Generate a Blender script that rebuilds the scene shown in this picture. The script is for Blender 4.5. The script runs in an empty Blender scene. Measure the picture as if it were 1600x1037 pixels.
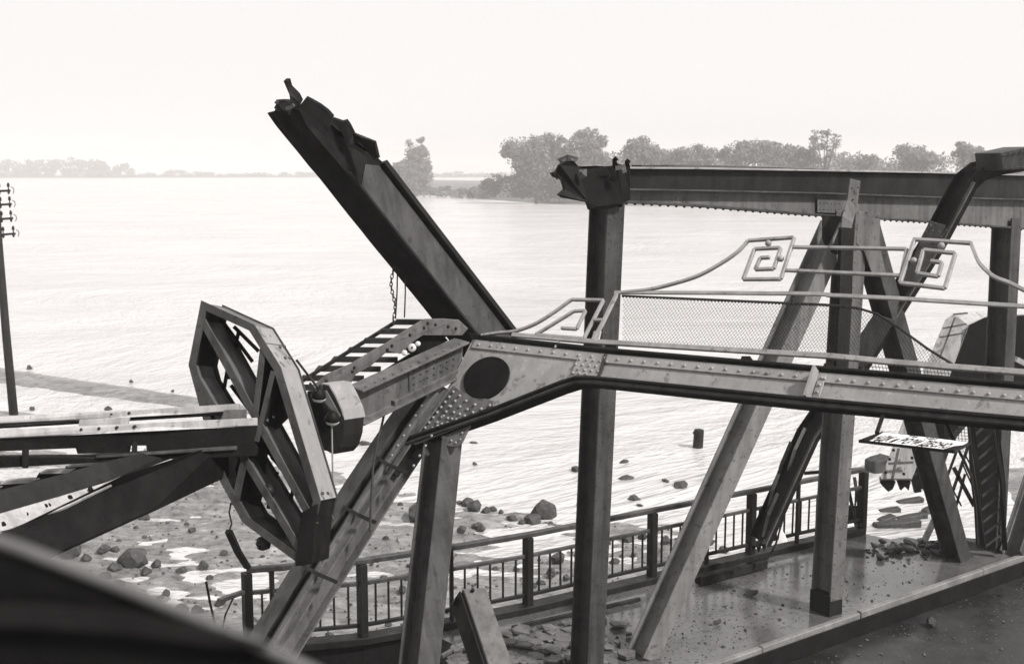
import bpy, math, random
from mathutils import Vector, Matrix, noise
random.seed(7)
scene = bpy.context.scene
col = scene.collection
R = math.radians

# ------------------------------------------------------------------ camera, sky, sun, exposure
F_PX, W_PX, H_PX, HORIZON = 1850.0, 1600.0, 1037.0, 263.0
PITCH = math.atan((H_PX / 2 - HORIZON) / F_PX)
EYE = Vector((0, 0, 10.0))
cam_d = bpy.data.cameras.new('camera')
cam = bpy.data.objects.new('camera', cam_d)
col.objects.link(cam)
cam.location = EYE
cam.rotation_euler = (math.pi / 2 - PITCH, 0, 0)
cam_d.sensor_width = 36.0
cam_d.lens = F_PX / W_PX * 36.0
cam_d.clip_end = 20000
cam_d.clip_start = 0.05
cam_d.dof.use_dof = True
cam_d.dof.focus_distance = 12.5
cam_d.dof.aperture_fstop = 3.6
scene.camera = cam

SUN_DIR = Vector((0.58, -0.42, 0.70)).normalized()      # towards the sun: right of and behind the camera
sun_d = bpy.data.lights.new('sun', 'SUN')
sun_d.energy = 3.0
sun_d.angle = R(5)
sun_d.color = (1.0, 0.965, 0.945)
sun = bpy.data.objects.new('sun', sun_d)
col.objects.link(sun)
sun.rotation_euler = (-SUN_DIR).to_track_quat('-Z', 'Y').to_euler()
sun.location = (20, -15, 40)

world = bpy.data.worlds.new('World')
scene.world = world
world.use_nodes = True
wn = world.node_tree
wn.nodes.clear()
sky = wn.nodes.new('ShaderNodeTexSky')
sky.sky_type = 'NISHITA'
sky.sun_disc = False
sky.sun_elevation = math.asin(SUN_DIR.z)
sky.sun_rotation = math.atan2(SUN_DIR.x, SUN_DIR.y)
sky.dust_density = 6.0
bw = wn.nodes.new('ShaderNodeRGBToBW')
veil = wn.nodes.new('ShaderNodeMix'); veil.data_type = 'RGBA'
veil.inputs[0].default_value = 0.96                      # even white cloud veil over the clear sky
veil.inputs[7].default_value = (4.22, 4.13, 4.08, 1)
bg = wn.nodes.new('ShaderNodeBackground')
bg.inputs[1].default_value = 0.10
out = wn.nodes.new('ShaderNodeOutputWorld')
wn.links.new(sky.outputs[0], bw.inputs[0])
wn.links.new(bw.outputs[0], veil.inputs[6])
wn.links.new(veil.outputs[2], bg.inputs[0])
wn.links.new(bg.outputs[0], out.inputs[0])
scene.view_settings.view_transform = 'Standard'
scene.view_settings.look = 'None'
scene.view_settings.gamma = 1.0
scene.view_settings.exposure = 1.2
scene.cycles.volume_bounces = 3
scene.cycles.max_bounces = 8

# ------------------------------------------------------------------ pixel helpers (a pixel is only a direction)
_r = Vector((1, 0, 0))
_u = Vector((0, math.sin(PITCH), math.cos(PITCH)))
_f = Vector((0, math.cos(PITCH), -math.sin(PITCH)))
def ray(x, y):
    return _r * ((x - W_PX / 2) / F_PX) + _u * ((H_PX / 2 - y) / F_PX) + _f
def at(x, y, Y):
    d = ray(x, y); return EYE + d * (Y / d.y)
def onz(x, y, z):
    d = ray(x, y); return EYE + d * ((z - EYE.z) / d.z)
def onpl(x, y, p, n, off=0.0):
    d = ray(x, y); return EYE + d * (((p + n * off) - EYE).dot(n) / d.dot(n))

# ------------------------------------------------------------------ materials
TINT = (1.0, 0.98, 0.968)
def g3(v): return (v * TINT[0], v * TINT[1], v * TINT[2], 1)
def N(nt, t, **kw):
    n = nt.nodes.new(t)
    for k, v in kw.items(): setattr(n, k, v)
    return n
def ramp(nt, src, p0, p1, c0, c1):
    r = N(nt, 'ShaderNodeValToRGB')
    r.color_ramp.elements[0].position = p0; r.color_ramp.elements[0].color = c0
    r.color_ramp.elements[1].position = p1; r.color_ramp.elements[1].color = c1
    nt.links.new(src, r.inputs[0]); return r.outputs[0]
def mixc(nt, fac, a, b, mode='MIX'):
    m = N(nt, 'ShaderNodeMix', data_type='RGBA', blend_type=mode)
    for i, s in ((0, fac), (6, a), (7, b)):
        if hasattr(s, 'links'): nt.links.new(s, m.inputs[i])
        else: m.inputs[i].default_value = s
    return m.outputs[2]
def noisetex(nt, co, scale, detail=6, rough=0.6, vec=None, dist=0.0):
    n = N(nt, 'ShaderNodeTexNoise')
    n.inputs['Scale'].default_value = scale; n.inputs['Detail'].default_value = detail
    n.inputs['Roughness'].default_value = rough; n.inputs['Distortion'].default_value = dist
    if vec is not None:
        m = N(nt, 'ShaderNodeMapping'); m.inputs['Scale'].default_value = vec
        nt.links.new(co, m.inputs[0]); co = m.outputs[0]
    nt.links.new(co, n.inputs['Vector']); return n.outputs[0]
def new_mat(name):
    m = bpy.data.materials.new(name); m.use_nodes = True
    nt = m.node_tree; b = nt.nodes['Principled BSDF']
    tc = N(nt, 'ShaderNodeTexCoord')
    return m, nt, b, tc.outputs['Object']
def surf(name, lo, hi, rlo=0.35, rhi=0.6, scale=2.5, speck=0.35, streak=0.5, bump=0.15, fine=45, spec=0.22, metal=0.0, flake=0.42):
    """weathered painted steel / wood / stone: blotches, vertical streaks and fine specks"""
    m, nt, b, co = new_mat(name)
    a = noisetex(nt, co, scale, 8, 0.62)
    c = ramp(nt, a, 0.32, 0.70, g3(lo), g3(hi))
    if streak:
        s = noisetex(nt, co, 1.0, 5, 0.6, (9, 9, 0.7))
        sm = ramp(nt, s, 0.42, 0.66, (1, 1, 1, 1), (1 - streak,) * 3 + (1,))
        c = mixc(nt, 1.0, c, sm, 'MULTIPLY')
    fl = noisetex(nt, co, scale * 4.3, 9, 0.7, None, 0.4)
    if flake:                                           # flaked paint and rust with sharp outlines
        c = mixc(nt, 1.0, c, ramp(nt, fl, 0.585, 0.615, (1, 1, 1, 1), (1 - flake,) * 3 + (1,)), 'MULTIPLY')
        c = mixc(nt, 1.0, c, ramp(nt, fl, 0.36, 0.39, (1 + flake * 0.6,) * 3 + (1,), (1, 1, 1, 1)), 'MULTIPLY')
    f = noisetex(nt, co, fine, 4, 0.7)
    if speck:
        fm = ramp(nt, f, 0.56, 0.72, (1, 1, 1, 1), (1 - speck,) * 3 + (1,))
        c = mixc(nt, 1.0, c, fm, 'MULTIPLY')
    nt.links.new(c, b.inputs['Base Color'])
    rr = ramp(nt, a, 0.3, 0.7, (rhi,) * 3 + (1,), (rlo,) * 3 + (1,))
    nt.links.new(rr, b.inputs['Roughness'])
    b.inputs['Specular IOR Level'].default_value = spec
    b.inputs['Metallic'].default_value = metal
    if bump:
        bp = N(nt, 'ShaderNodeBump'); bp.inputs['Strength'].default_value = bump; bp.inputs['Distance'].default_value = 0.01
        nt.links.new(f, bp.inputs['Height']); nt.links.new(bp.outputs[0], b.inputs['Normal'])
    return m
M = {}
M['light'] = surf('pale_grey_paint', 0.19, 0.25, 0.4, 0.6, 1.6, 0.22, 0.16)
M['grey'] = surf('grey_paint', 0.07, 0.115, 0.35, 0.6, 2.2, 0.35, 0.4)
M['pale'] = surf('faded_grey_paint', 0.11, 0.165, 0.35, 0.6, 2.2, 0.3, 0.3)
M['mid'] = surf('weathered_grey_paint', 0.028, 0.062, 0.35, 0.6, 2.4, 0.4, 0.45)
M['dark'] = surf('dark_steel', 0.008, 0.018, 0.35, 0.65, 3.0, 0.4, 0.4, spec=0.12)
M['black'] = surf('black_steel', 0.004, 0.010, 0.4, 0.75, 4.0, 0.4, 0.3, 0.4, spec=0.08)  # black steel; on some parts its tone stands for shade
M['white'] = surf('white_paint', 0.72, 0.82, 0.4, 0.6, 3.0, 0.3, 0.15, flake=0.15)
M['ink'] = surf('black_lettering', 0.01, 0.018, 0.5, 0.7, 3.0, 0.1, 0.0, spec=0.1)
M['iron'] = surf('ornamental_iron_paint', 0.20, 0.27, 0.35, 0.55, 3.0, 0.25, 0.2)
M['rope'] = surf('rope_and_wire', 0.015, 0.035, 0.6, 0.8, 30.0, 0.3, 0.0, spec=0.1)
M['wood'] = surf('tarred_wood', 0.010, 0.022, 0.5, 0.8, 3.0, 0.4, 0.5, 0.4, spec=0.1)
M['pane'] = surf('galvanised_plate', 0.26, 0.36, 0.4, 0.6, 2.0, 0.3, 0.35)  # pale plate; on top strips and battens its tone stands for light
M['rock'] = surf('river_rock', 0.02, 0.06, 0.45, 0.8, 3.5, 0.5, 0.0, 0.8, 14)
M['brick'] = surf('broken_masonry', 0.015, 0.06, 0.4, 0.8, 6.0, 0.5, 0.0, 0.8, 25)
M['slab'] = surf('broken_flagstone', 0.04, 0.11, 0.2, 0.6, 3.0, 0.4, 0.0, 0.6, 25)
M['ceramic'] = surf('glazed_ceramic', 0.4, 0.6, 0.15, 0.3, 5.0, 0.2, 0.0, 0.0)
M['bark'] = surf('bark', 0.03, 0.06, 0.7, 0.9, 2.0, 0.3, 0.3, 0.5, 6)

def mat_leaf(name, v):
    m, nt, b, co = new_mat(name)
    a = noisetex(nt, co, 0.35, 4, 0.6)
    nt.links.new(ramp(nt, a, 0.3, 0.7, g3(v * 0.6), g3(v * 1.3)), b.inputs['Base Color'])
    b.inputs['Roughness'].default_value = 0.7
    return m
M['leaf'] = mat_leaf('summer_foliage', 0.075)
M['leaf2'] = mat_leaf('darker_foliage', 0.05)

def mat_water():
    m, nt, b, co = new_mat('muddy_flood_water')
    a = noisetex(nt, co, 0.05, 8, 0.72, (0.6, 1.3, 1), 1.2)
    nt.links.new(ramp(nt, a, 0.32, 0.68, g3(0.36), g3(0.46)), b.inputs['Base Color'])
    b.inputs['Roughness'].default_value = 0.22
    b.inputs['Specular IOR Level'].default_value = 0.75
    w1 = noisetex(nt, co, 1.0, 6, 0.65, (1.0, 1.0, 1), 1.2)
    w2 = noisetex(nt, co, 0.16, 6, 0.68, (0.75, 1.2, 1), 1.2)
    w3 = noisetex(nt, co, 0.03, 7, 0.72, (1.0, 1.1, 1), 1.8)
    bp = N(nt, 'ShaderNodeBump'); bp.inputs['Strength'].default_value = 0.2; bp.inputs['Distance'].default_value = 0.035
    nt.links.new(w1, bp.inputs['Height'])
    b2 = N(nt, 'ShaderNodeBump'); b2.inputs['Strength'].default_value = 0.3; b2.inputs['Distance'].default_value = 0.25
    nt.links.new(w2, b2.inputs['Height']); nt.links.new(b2.outputs[0], bp.inputs['Normal'])
    b3 = N(nt, 'ShaderNodeBump'); b3.inputs['Strength'].default_value = 0.6; b3.inputs['Distance'].default_value = 2.6
    nt.links.new(w3, b3.inputs['Height']); nt.links.new(b3.outputs[0], b2.inputs['Normal'])
    nt.links.new(bp.outputs[0], b.inputs['Normal'])
    return m
def mat_mud():
    m, nt, b, co = new_mat('wet_mud')
    a = noisetex(nt, co, 0.55, 8, 0.65, (0.7, 1.5, 1))
    f = noisetex(nt, co, 3.2, 9, 0.72, (0.7, 1.4, 1))
    sx = N(nt, 'ShaderNodeSeparateXYZ'); nt.links.new(co, sx.inputs[0])
    wet = N(nt, 'ShaderNodeMath', operation='MULTIPLY_ADD')
    nt.links.new(a, wet.inputs[0]); wet.inputs[1].default_value = 1.0
    nt.links.new(sx.outputs[2], wet.inputs[2])
    c = ramp(nt, a, 0.3, 0.72, g3(0.085), g3(0.21))
    c = mixc(nt, 1.0, c, ramp(nt, f, 0.38, 0.66, (1.5, 1.5, 1.5, 1), (0.4, 0.4, 0.4, 1)), 'MULTIPLY')
    nt.links.new(c, b.inputs['Base Color'])
    nt.links.new(ramp(nt, wet.outputs[0], 0.45, 0.9, (0.14,) * 3 + (1,), (0.65,) * 3 + (1,)), b.inputs['Roughness'])
    bp = N(nt, 'ShaderNodeBump'); bp.inputs['Strength'].default_value = 0.8; bp.inputs['Distance'].default_value = 0.12
    nt.links.new(f, bp.inputs['Height']); nt.links.new(bp.outputs[0], b.inputs['Normal'])
    return m
def mat_pave(name, lo, hi, rwet, rdry, p0=0.42, p1=0.62):
    m, nt, b, co = new_mat(name)
    a = noisetex(nt, co, 0.9, 8, 0.65)
    f = noisetex(nt, co, 22.0, 6, 0.75)
    k = noisetex(nt, co, 5.0, 6, 0.7)
    c = ramp(nt, a, 0.3, 0.7, g3(lo), g3(hi))
    c = mixc(nt, 1.0, c, ramp(nt, k, 0.55, 0.70, (1, 1, 1, 1), (0.45, 0.45, 0.45, 1)), 'MULTIPLY')
    c = mixc(nt, 1.0, c, ramp(nt, f, 0.5, 0.72, (1, 1, 1, 1), (0.5, 0.5, 0.5, 1)), 'MULTIPLY')
    nt.links.new(c, b.inputs['Base Color'])
    nt.links.new(ramp(nt, a, p0, p1, (rwet,) * 3 + (1,), (rdry,) * 3 + (1,)), b.inputs['Roughness'])
    bp = N(nt, 'ShaderNodeBump'); bp.inputs['Strength'].default_value = 0.12; bp.inputs['Distance'].default_value = 0.01
    nt.links.new(f, bp.inputs['Height']); nt.links.new(bp.outputs[0], b.inputs['Normal'])
    return m
M['water'] = mat_water()
M['mud'] = mat_mud()
M['pave'] = mat_pave('wet_concrete_paving', 0.042, 0.10, 0.045, 0.17)
M['road'] = mat_pave('wet_asphalt', 0.008, 0.022, 0.2, 0.55)
M['kerb'] = surf('worn_kerb_stone', 0.08, 0.19, 0.25, 0.6, 2.5, 0.45, 0.0, 0.5, 25)
M['concrete'] = surf('dark_concrete', 0.025, 0.06, 0.5, 0.8, 1.2, 0.4, 0.5, 0.5, 20)
M['earth'] = surf('far_bank_earth', 0.06, 0.1, 0.7, 0.9, 0.05, 0.2, 0.0, 0.0)

# ------------------------------------------------------------------ geometry helpers
def ortho(t, up):
    s = t.cross(up)
    if s.length < 1e-5: s = t.cross(Vector((1, 0, 0)) if abs(t.x) < 0.9 else Vector((0, 1, 0)))
    s.normalize(); return s, s.cross(t).normalized()
class G:
    def __init__(self): self.v = []; self.f = []
    def add(self, vs, fs):
        o = len(self.v); self.v += [Vector(p) for p in vs]; self.f += [tuple(i + o for i in q) for q in fs]; return self
    def prism(self, poly, ext):
        n = len(poly); ext = Vector(ext)
        vs = list(poly) + [Vector(p) + ext for p in poly]
        fs = [tuple(range(n)), tuple(range(2 * n - 1, n - 1, -1))] + [(i, i + n, (i + 1) % n + n, (i + 1) % n) for i in range(n)]
        return self.add(vs, fs)
    def sweep(self, prof, path, up=(0, 0, 1), caps=True, scales=None, closed=True):
        path = [Vector(p) for p in path]; up = Vector(up); k = len(prof); vs = []
        for i, p in enumerate(path):
            if i == 0: t = path[1] - p
            elif i == len(path) - 1: t = p - path[-2]
            else: t = (path[i + 1] - p).normalized() + (p - path[i - 1]).normalized()
            t.normalize(); s, w = ortho(t, up)
            m = 1.0
            if 0 < i < len(path) - 1:
                m = 1.0 / max(0.6, t.dot((p - path[i - 1]).normalized()))
            sc = scales[i] if scales else 1.0
            vs += [p + s * (a * m * sc) + w * (b * sc) for a, b in prof]
        fs = []
        for i in range(len(path) - 1):
            for j in range(k if closed else k - 1):
                j2 = (j + 1) % k
                fs.append((i * k + j, i * k + j2, (i + 1) * k + j2, (i + 1) * k + j))
        if caps and closed:
            fs.append(tuple(range(k - 1, -1, -1))); fs.append(tuple(range((len(path) - 1) * k, len(path) * k)))
        return self.add(vs, fs)
    def bar(self, p0, p1, w, h, up=(0, 0, 1)): return self.sweep(BOX(w, h), [p0, p1], up)
    def tube(self, path, r, n=6, scales=None):
        return self.sweep([(r * math.cos(2 * math.pi * i / n), r * math.sin(2 * math.pi * i / n)) for i in range(n)], path, (0.13, 0.21, 0.97), True, scales)
    def dome(self, p, n, r, h=None, k=6):
        n = Vector(n).normalized(); s, w = ortho(n, Vector((0.3, 0.2, 0.9))); h = h or r * 0.75; p = Vector(p)
        vs = []
        for rr, hh in ((1, -0.1), (0.72, 0.65)):
            vs += [p + (s * math.cos(2 * math.pi * i / k) + w * math.sin(2 * math.pi * i / k)) * r * rr + n * h * hh for i in range(k)]
        vs.append(p + n * h)
        fs = [(i, (i + 1) % k, (i + 1) % k + k, i + k) for i in range(k)] + [(i + k, (i + 1) % k + k, 2 * k) for i in range(k)]
        return self.add(vs, fs)
    def ball(self, c, r, seg=10, ring=7):
        vs = [Vector(c) + Vector((0, 0, r))]
        for i in range(1, ring):
            th = math.pi * i / ring
            vs += [Vector(c) + r * Vector((math.sin(th) * math.cos(2 * math.pi * j / seg), math.sin(th) * math.sin(2 * math.pi * j / seg), math.cos(th))) for j in range(seg)]
        vs.append(Vector(c) - Vector((0, 0, r))); L = len(vs) - 1
        fs = [(0, 1 + j, 1 + (j + 1) % seg) for j in range(seg)]
        for i in range(ring - 2):
            for j in range(seg):
                a = 1 + i * seg
                fs.append((a + j, a + seg + j, a + seg + (j + 1) % seg, a + (j + 1) % seg))
        a = 1 + (ring - 2) * seg
        fs += [(a + j, L, a + (j + 1) % seg) for j in range(seg)]
        return self.add(vs, fs)
    def lathe(self, base, axis, prof, n=12):
        axis = Vector(axis).normalized(); s, w = ortho(axis, Vector((0.2, 0.1, 0.95))); base = Vector(base); vs = []
        for r, h in prof:
            vs += [base + axis * h + (s * math.cos(2 * math.pi * i / n) + w * math.sin(2 * math.pi * i / n)) * r for i in range(n)]
        fs = [(a * n + i, a * n + (i + 1) % n, (a + 1) * n + (i + 1) % n, (a + 1) * n + i) for a in range(len(prof) - 1) for i in range(n)]
        fs += [tuple(range(n - 1, -1, -1)), tuple(range((len(prof) - 1) * n, len(prof) * n))]
        return self.add(vs, fs)
def BOX(w, h): return [(-w / 2, -h / 2), (w / 2, -h / 2), (w / 2, h / 2), (-w / 2, h / 2)]
def IP(b, h, tf, tw):
    b /= 2; h /= 2; tw /= 2
    return [(-b, -h), (b, -h), (b, -h + tf), (tw, -h + tf), (tw, h - tf), (b, h - tf), (b, h), (-b, h), (-b, h - tf), (-tw, h - tf), (-tw, -h + tf), (-b, -h + tf)]
def CP(b, h, t):       # channel, open towards +side
    return [(0, -h / 2), (b, -h / 2), (b, -h / 2 + t), (t, -h / 2 + t), (t, h / 2 - t), (b, h / 2 - t), (b, h / 2), (0, h / 2)]
def LP(a, b, t): return [(0, 0), (a, 0), (a, t), (t, t), (t, b), (0, b)]

def root_loc(o):
    while o is not None and o.parent is not None: o = o.parent
    return o.location if o is not None else Vector((0, 0, 0))
def obj(name, g, mat, parent=None, loc=None, bevel=0.0, smooth=False, solid=0.0):
    """one mesh object; world-space geometry is stored relative to its thing's base"""
    o0 = root_loc(parent) if parent is not None else (Vector(loc) if loc is not None else Vector((0, 0, 0)))
    me = bpy.data.meshes.new(name)
    me.from_pydata([tuple(p - o0) for p in g.v], [], g.f)
    me.validate(); me.update()
    import bmesh
    bm = bmesh.new(); bm.from_mesh(me); bmesh.ops.recalc_face_normals(bm, faces=bm.faces); bm.to_mesh(me); bm.free()
    me.materials.append(M[mat] if isinstance(mat, str) else mat)
    if smooth:
        for p in me.polygons: p.use_smooth = True
    o = bpy.data.objects.new(name, me); col.objects.link(o)
    if parent is not None: o.parent = parent
    else: o.location = o0
    if solid:
        md = o.modifiers.new('solid', 'SOLIDIFY'); md.thickness = solid; md.offset = 0
    if bevel:
        md = o.modifiers.new('bevel', 'BEVEL'); md.width = bevel; md.segments = 1; md.limit_method = 'ANGLE'; md.angle_limit = R(40)
    return o
def tag(o, label=None, cat=None, group=None, kind=None):
    if label: o['label'] = label
    if cat: o['category'] = cat
    if group: o['group'] = group
    if kind: o['kind'] = kind
    return o
def thing(name, loc, label, cat, group=None):
    o = bpy.data.objects.new(name, None); o.empty_display_size = 0.2; col.objects.link(o)
    o.location = loc
    return tag(o, label, cat, group)
def copy_tree(o, loc, parent=None):
    c = o.copy(); col.objects.link(c)
    if parent is None: c.location = loc
    else: c.parent = parent
    for ch in o.children: copy_tree(ch, None, c)
    return c
def stuff(o): o['kind'] = 'stuff'; return o
def rnd(a, b): return random.uniform(a, b)

# ------------------------------------------------------------------ the setting: river, banks
wg = G(); XS = [-4000, -1500, -400, -120, 0, 120, 400, 1500, 4000]; YS = [-300, -60, 20, 60, 150, 400, 900, 2500, 7000]
wg.add([(x, y, 0) for y in YS for x in XS], [(j * 9 + i, j * 9 + i + 1, (j + 1) * 9 + i + 1, (j + 1) * 9 + i) for j in range(8) for i in range(8)])
tag(obj('river_water', wg, 'water'), kind='structure')

SHORE = [(-80, 44), (-30, 43), (-14, 42), (-5.1, 38.6), (-2, 36.6), (1.3, 33.6), (3.6, 31.9), (6.2, 31.0), (11, 28), (20, 22), (60, 10)]
def shore(X):
    for (a, ya), (b, yb) in zip(SHORE, SHORE[1:]):
        if a <= X <= b: return ya + (yb - ya) * (X - a) / (b - a)
    return SHORE[0][1] if X < SHORE[0][0] else SHORE[-1][1]
def ground_z(X, Y):
    s = shore(X) - Y
    z = 0.055 * s ** 0.5 * min(1, s) - 0.02 if s > 0 else 0.08 * s
    z = min(z, 1.4) - 0.075
    z += 0.20 * noise.noise((X * 0.20, Y * 0.38, 3.1)) + 0.13 * noise.noise((X * 0.45, Y * 1.0, 7.7)) + 0.13 * noise.noise((X * 1.0, Y * 2.6, 1.3)) + 0.06 * noise.noise((X * 3.1, Y * 5.0, 5.3))
    # low sandbar running out from the left
    ax, ay, bx, by = -40.0, 66.0, -9.5, 47.5
    t = max(0, min(1, ((X - ax) * (bx - ax) + (Y - ay) * (by - ay)) / ((bx - ax) ** 2 + (by - ay) ** 2)))
    d = math.hypot(X - ax - t * (bx - ax), Y - ay - t * (by - ay))
    bar_z = 0.30 * math.exp(-(d / (1.6 - 0.85 * t)) ** 2) * (1 - max(0, t - 0.85) * 5) - 0.09 + 0.05 * noise.noise((X * 0.5, Y * 0.7, 2))
    if d < 7: z = max(z, bar_z)
    # spit by the telegraph pole
    d2 = math.hypot((X + 25) / 6.0, (Y - 47.3) / 1.6)
    if d2 < 2: z = max(z, 0.34 * math.exp(-d2 ** 2 * 1.4) - 0.10)
    d3 = math.hypot((X - 21) / 5.5, (Y - 33) / 8.0)      # shore beyond the third post
    if d3 < 2: z = max(z, 0.9 * math.exp(-d3 ** 2 * 1.3) - 0.2 + 0.12 * noise.noise((X * 0.9, Y * 0.9, 4)))
    return max(z, -1.2)
def spaced(a, b, lo, hi, fine, coarse):
    r, v = [], a
    while v < b:
        r.append(v); v += fine if lo <= v < hi else coarse
    return r + [b]
tg = G()
tx = spaced(-62, 40, -19, 13, 0.14, 0.6); ty = spaced(-25, 75, 21, 44, 0.14, 0.5); nx, ny = len(tx), len(ty)
tg.add([(x, y, ground_z(x, y)) for y in ty for x in tx], [(j * nx + i, j * nx + i + 1, (j + 1) * nx + i + 1, (j + 1) * nx + i) for j in range(ny - 1) for i in range(nx - 1)])
tag(obj('mud_bank', tg, 'mud', smooth=True), kind='structure')

def bank(name, shorepts, back, top):
    g = G(); front = [onz(x, y, 0) for x, y in shorepts]; v = []
    pts = []
    for a, b in zip(front, front[1:]):
        for k in range(6): pts.append(a.lerp(b, k / 6))
    pts.append(front[-1])
    rows = 5; n = len(pts)
    for r in range(rows):
        for i, p in enumerate(pts):
            y = p.y + (0, 3, 15, 60, back)[r] + rnd(-1, 1) * (1.5 if r < 3 else 0)
            z = (-0.4, top * 0.6, top, top * 1.1, top * 1.2)[r]
            v.append((p.x * y / p.y, y, z))
    g.add(v, [(r * n + i, r * n + i + 1, (r + 1) * n + i + 1, (r + 1) * n + i) for r in range(rows - 1) for i in range(n - 1)])
    return tag(obj(name, g, 'earth', smooth=True), kind='structure')
bank('island_bank', [(548, 303), (600, 305), (690, 306), (760, 312), (860, 319), (940, 321), (1100, 322), (1400, 323), (1800, 325)], 500, 0.7)
bank('far_bank', [(-500, 278.3), (0, 278.3), (250, 278), (500, 277.5), (800, 277), (1300, 277)], 350, 1.0)

# ------------------------------------------------------------------ the setting: bridge deck
DECK, ROAD = 3.9, 3.62
RAILPX = [(385, 890), (565, 876), (705, 855), (825, 835), (1020, 797), (1175, 767), (1350, 733)]
RAIL = [onz(x, y, 5.0) for x, y in RAILPX]
KERB = [onz(1120, 1037, DECK), onz(1600, 870, DECK)]
kd = (KERB[1] - KERB[0]).normalized(); KA = KERB[0] - kd * 12; KB = KERB[1] + kd * 22
D = Vector((0.842, 0.540, 0)).normalized(); RN = Vector((D.y, -D.x, 0))    # along the bridge; towards the roadway
side = [Vector((p.x, p.y, DECK)) for p in RAIL]
back = [onz(668, 985, DECK)] + side[3:]
far_end = [onz(1362, 836, DECK), onz(1392, 842, DECK), onz(1415, 838, DECK), onz(1450, 846, DECK), onz(1490, 838, DECK), onz(1540, 842, DECK), onz(1600, 834, DECK), onz(1760, 812, DECK)]
front = [KB - kd * 12, KERB[1], KERB[0], KERB[0] - kd * 2.2]
def flat(poly, z): return [Vector((p.x, p.y, z)) for p in poly]
sw = G().prism(flat(back + far_end + front, DECK - 0.35), (0, 0, 0.35))
tag(obj('sidewalk', sw, 'pave', loc=(0, 0, 0)), kind='structure')
rq = RN * 9
road = G().prism(flat([KA + kd * 4, KB - kd * 12, KB - kd * 12 + rq, KA + kd * 4 + rq], ROAD - 0.4), (0, 0, 0.4))
tag(obj('roadway', road, 'road'), kind='structure')
ab = G().prism(flat([side[0] + RN * 0.6, side[3] + RN * 0.6, side[5] + RN * 0.6, onz(1340, 850, DECK), KERB[1] + kd * 3, KERB[1] + kd * 3 + rq, KA + rq, KA + kd * 4], -0.5), (0, 0, DECK - 0.36 + 0.5))
tag(obj('bridge_abutment', ab, 'concrete'), kind='structure')
# kerb: worn stones, each a piece
kerb = G()
kp = KA + kd * 4; L = (KB - kd * 12 - kp).length; kk = 0
kroot = bpy.data.objects.new('kerb', None); col.objects.link(kroot); kroot.location = kp; kroot['kind'] = 'structure'
while kk < L:
    ln = rnd(1.8, 3.0); a = kp + kd * kk + RN * 0.03; b = kp + kd * min(L, kk + ln - 0.012) + RN * 0.03
    dz = rnd(-0.012, 0.02); sh = RN * rnd(-0.012, 0.012)
    obj('kerb_stone', G().prism([a + sh + Vector((0, 0, ROAD - DECK + 0.002)), b + sh + Vector((0, 0, ROAD - DECK + 0.002)), b + sh + Vector((0, 0, 0.025 + dz)), a + sh + Vector((0, 0, 0.025 + dz))], -RN * 0.09), 'kerb', kroot, bevel=0.012)
    kk += ln
tag(obj('kerb_face_plate', G().prism([kp + RN * 0.05 + Vector((0, 0, ROAD - DECK + 0.002)), kp + kd * L + RN * 0.05 + Vector((0, 0, ROAD - DECK + 0.002)), kp + kd * L + RN * 0.05 + Vector((0, 0, -0.03)), kp + RN * 0.05 + Vector((0, 0, -0.03))], RN * 0.02), 'black', bevel=0.006), kind='structure')
# dark upstand that carries the railing
ups = G().sweep(BOX(0.22, 0.10), [p + Vector((0, 0, 0.05)) for p in [side[0] - Vector((0.5, 0.1, 0))] + side])
tag(obj('fascia_girder', G().sweep(BOX(0.06, 0.9), [p + Vector((0.0, 0.02, -0.46)) for p in [side[0] - Vector((0.5, 0.1, 0))] + side[:4]]), 'black', bevel=0.006), kind='structure')
tag(obj('deck_edge_upstand', ups, 'dark', bevel=0.01), kind='structure')

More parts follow.
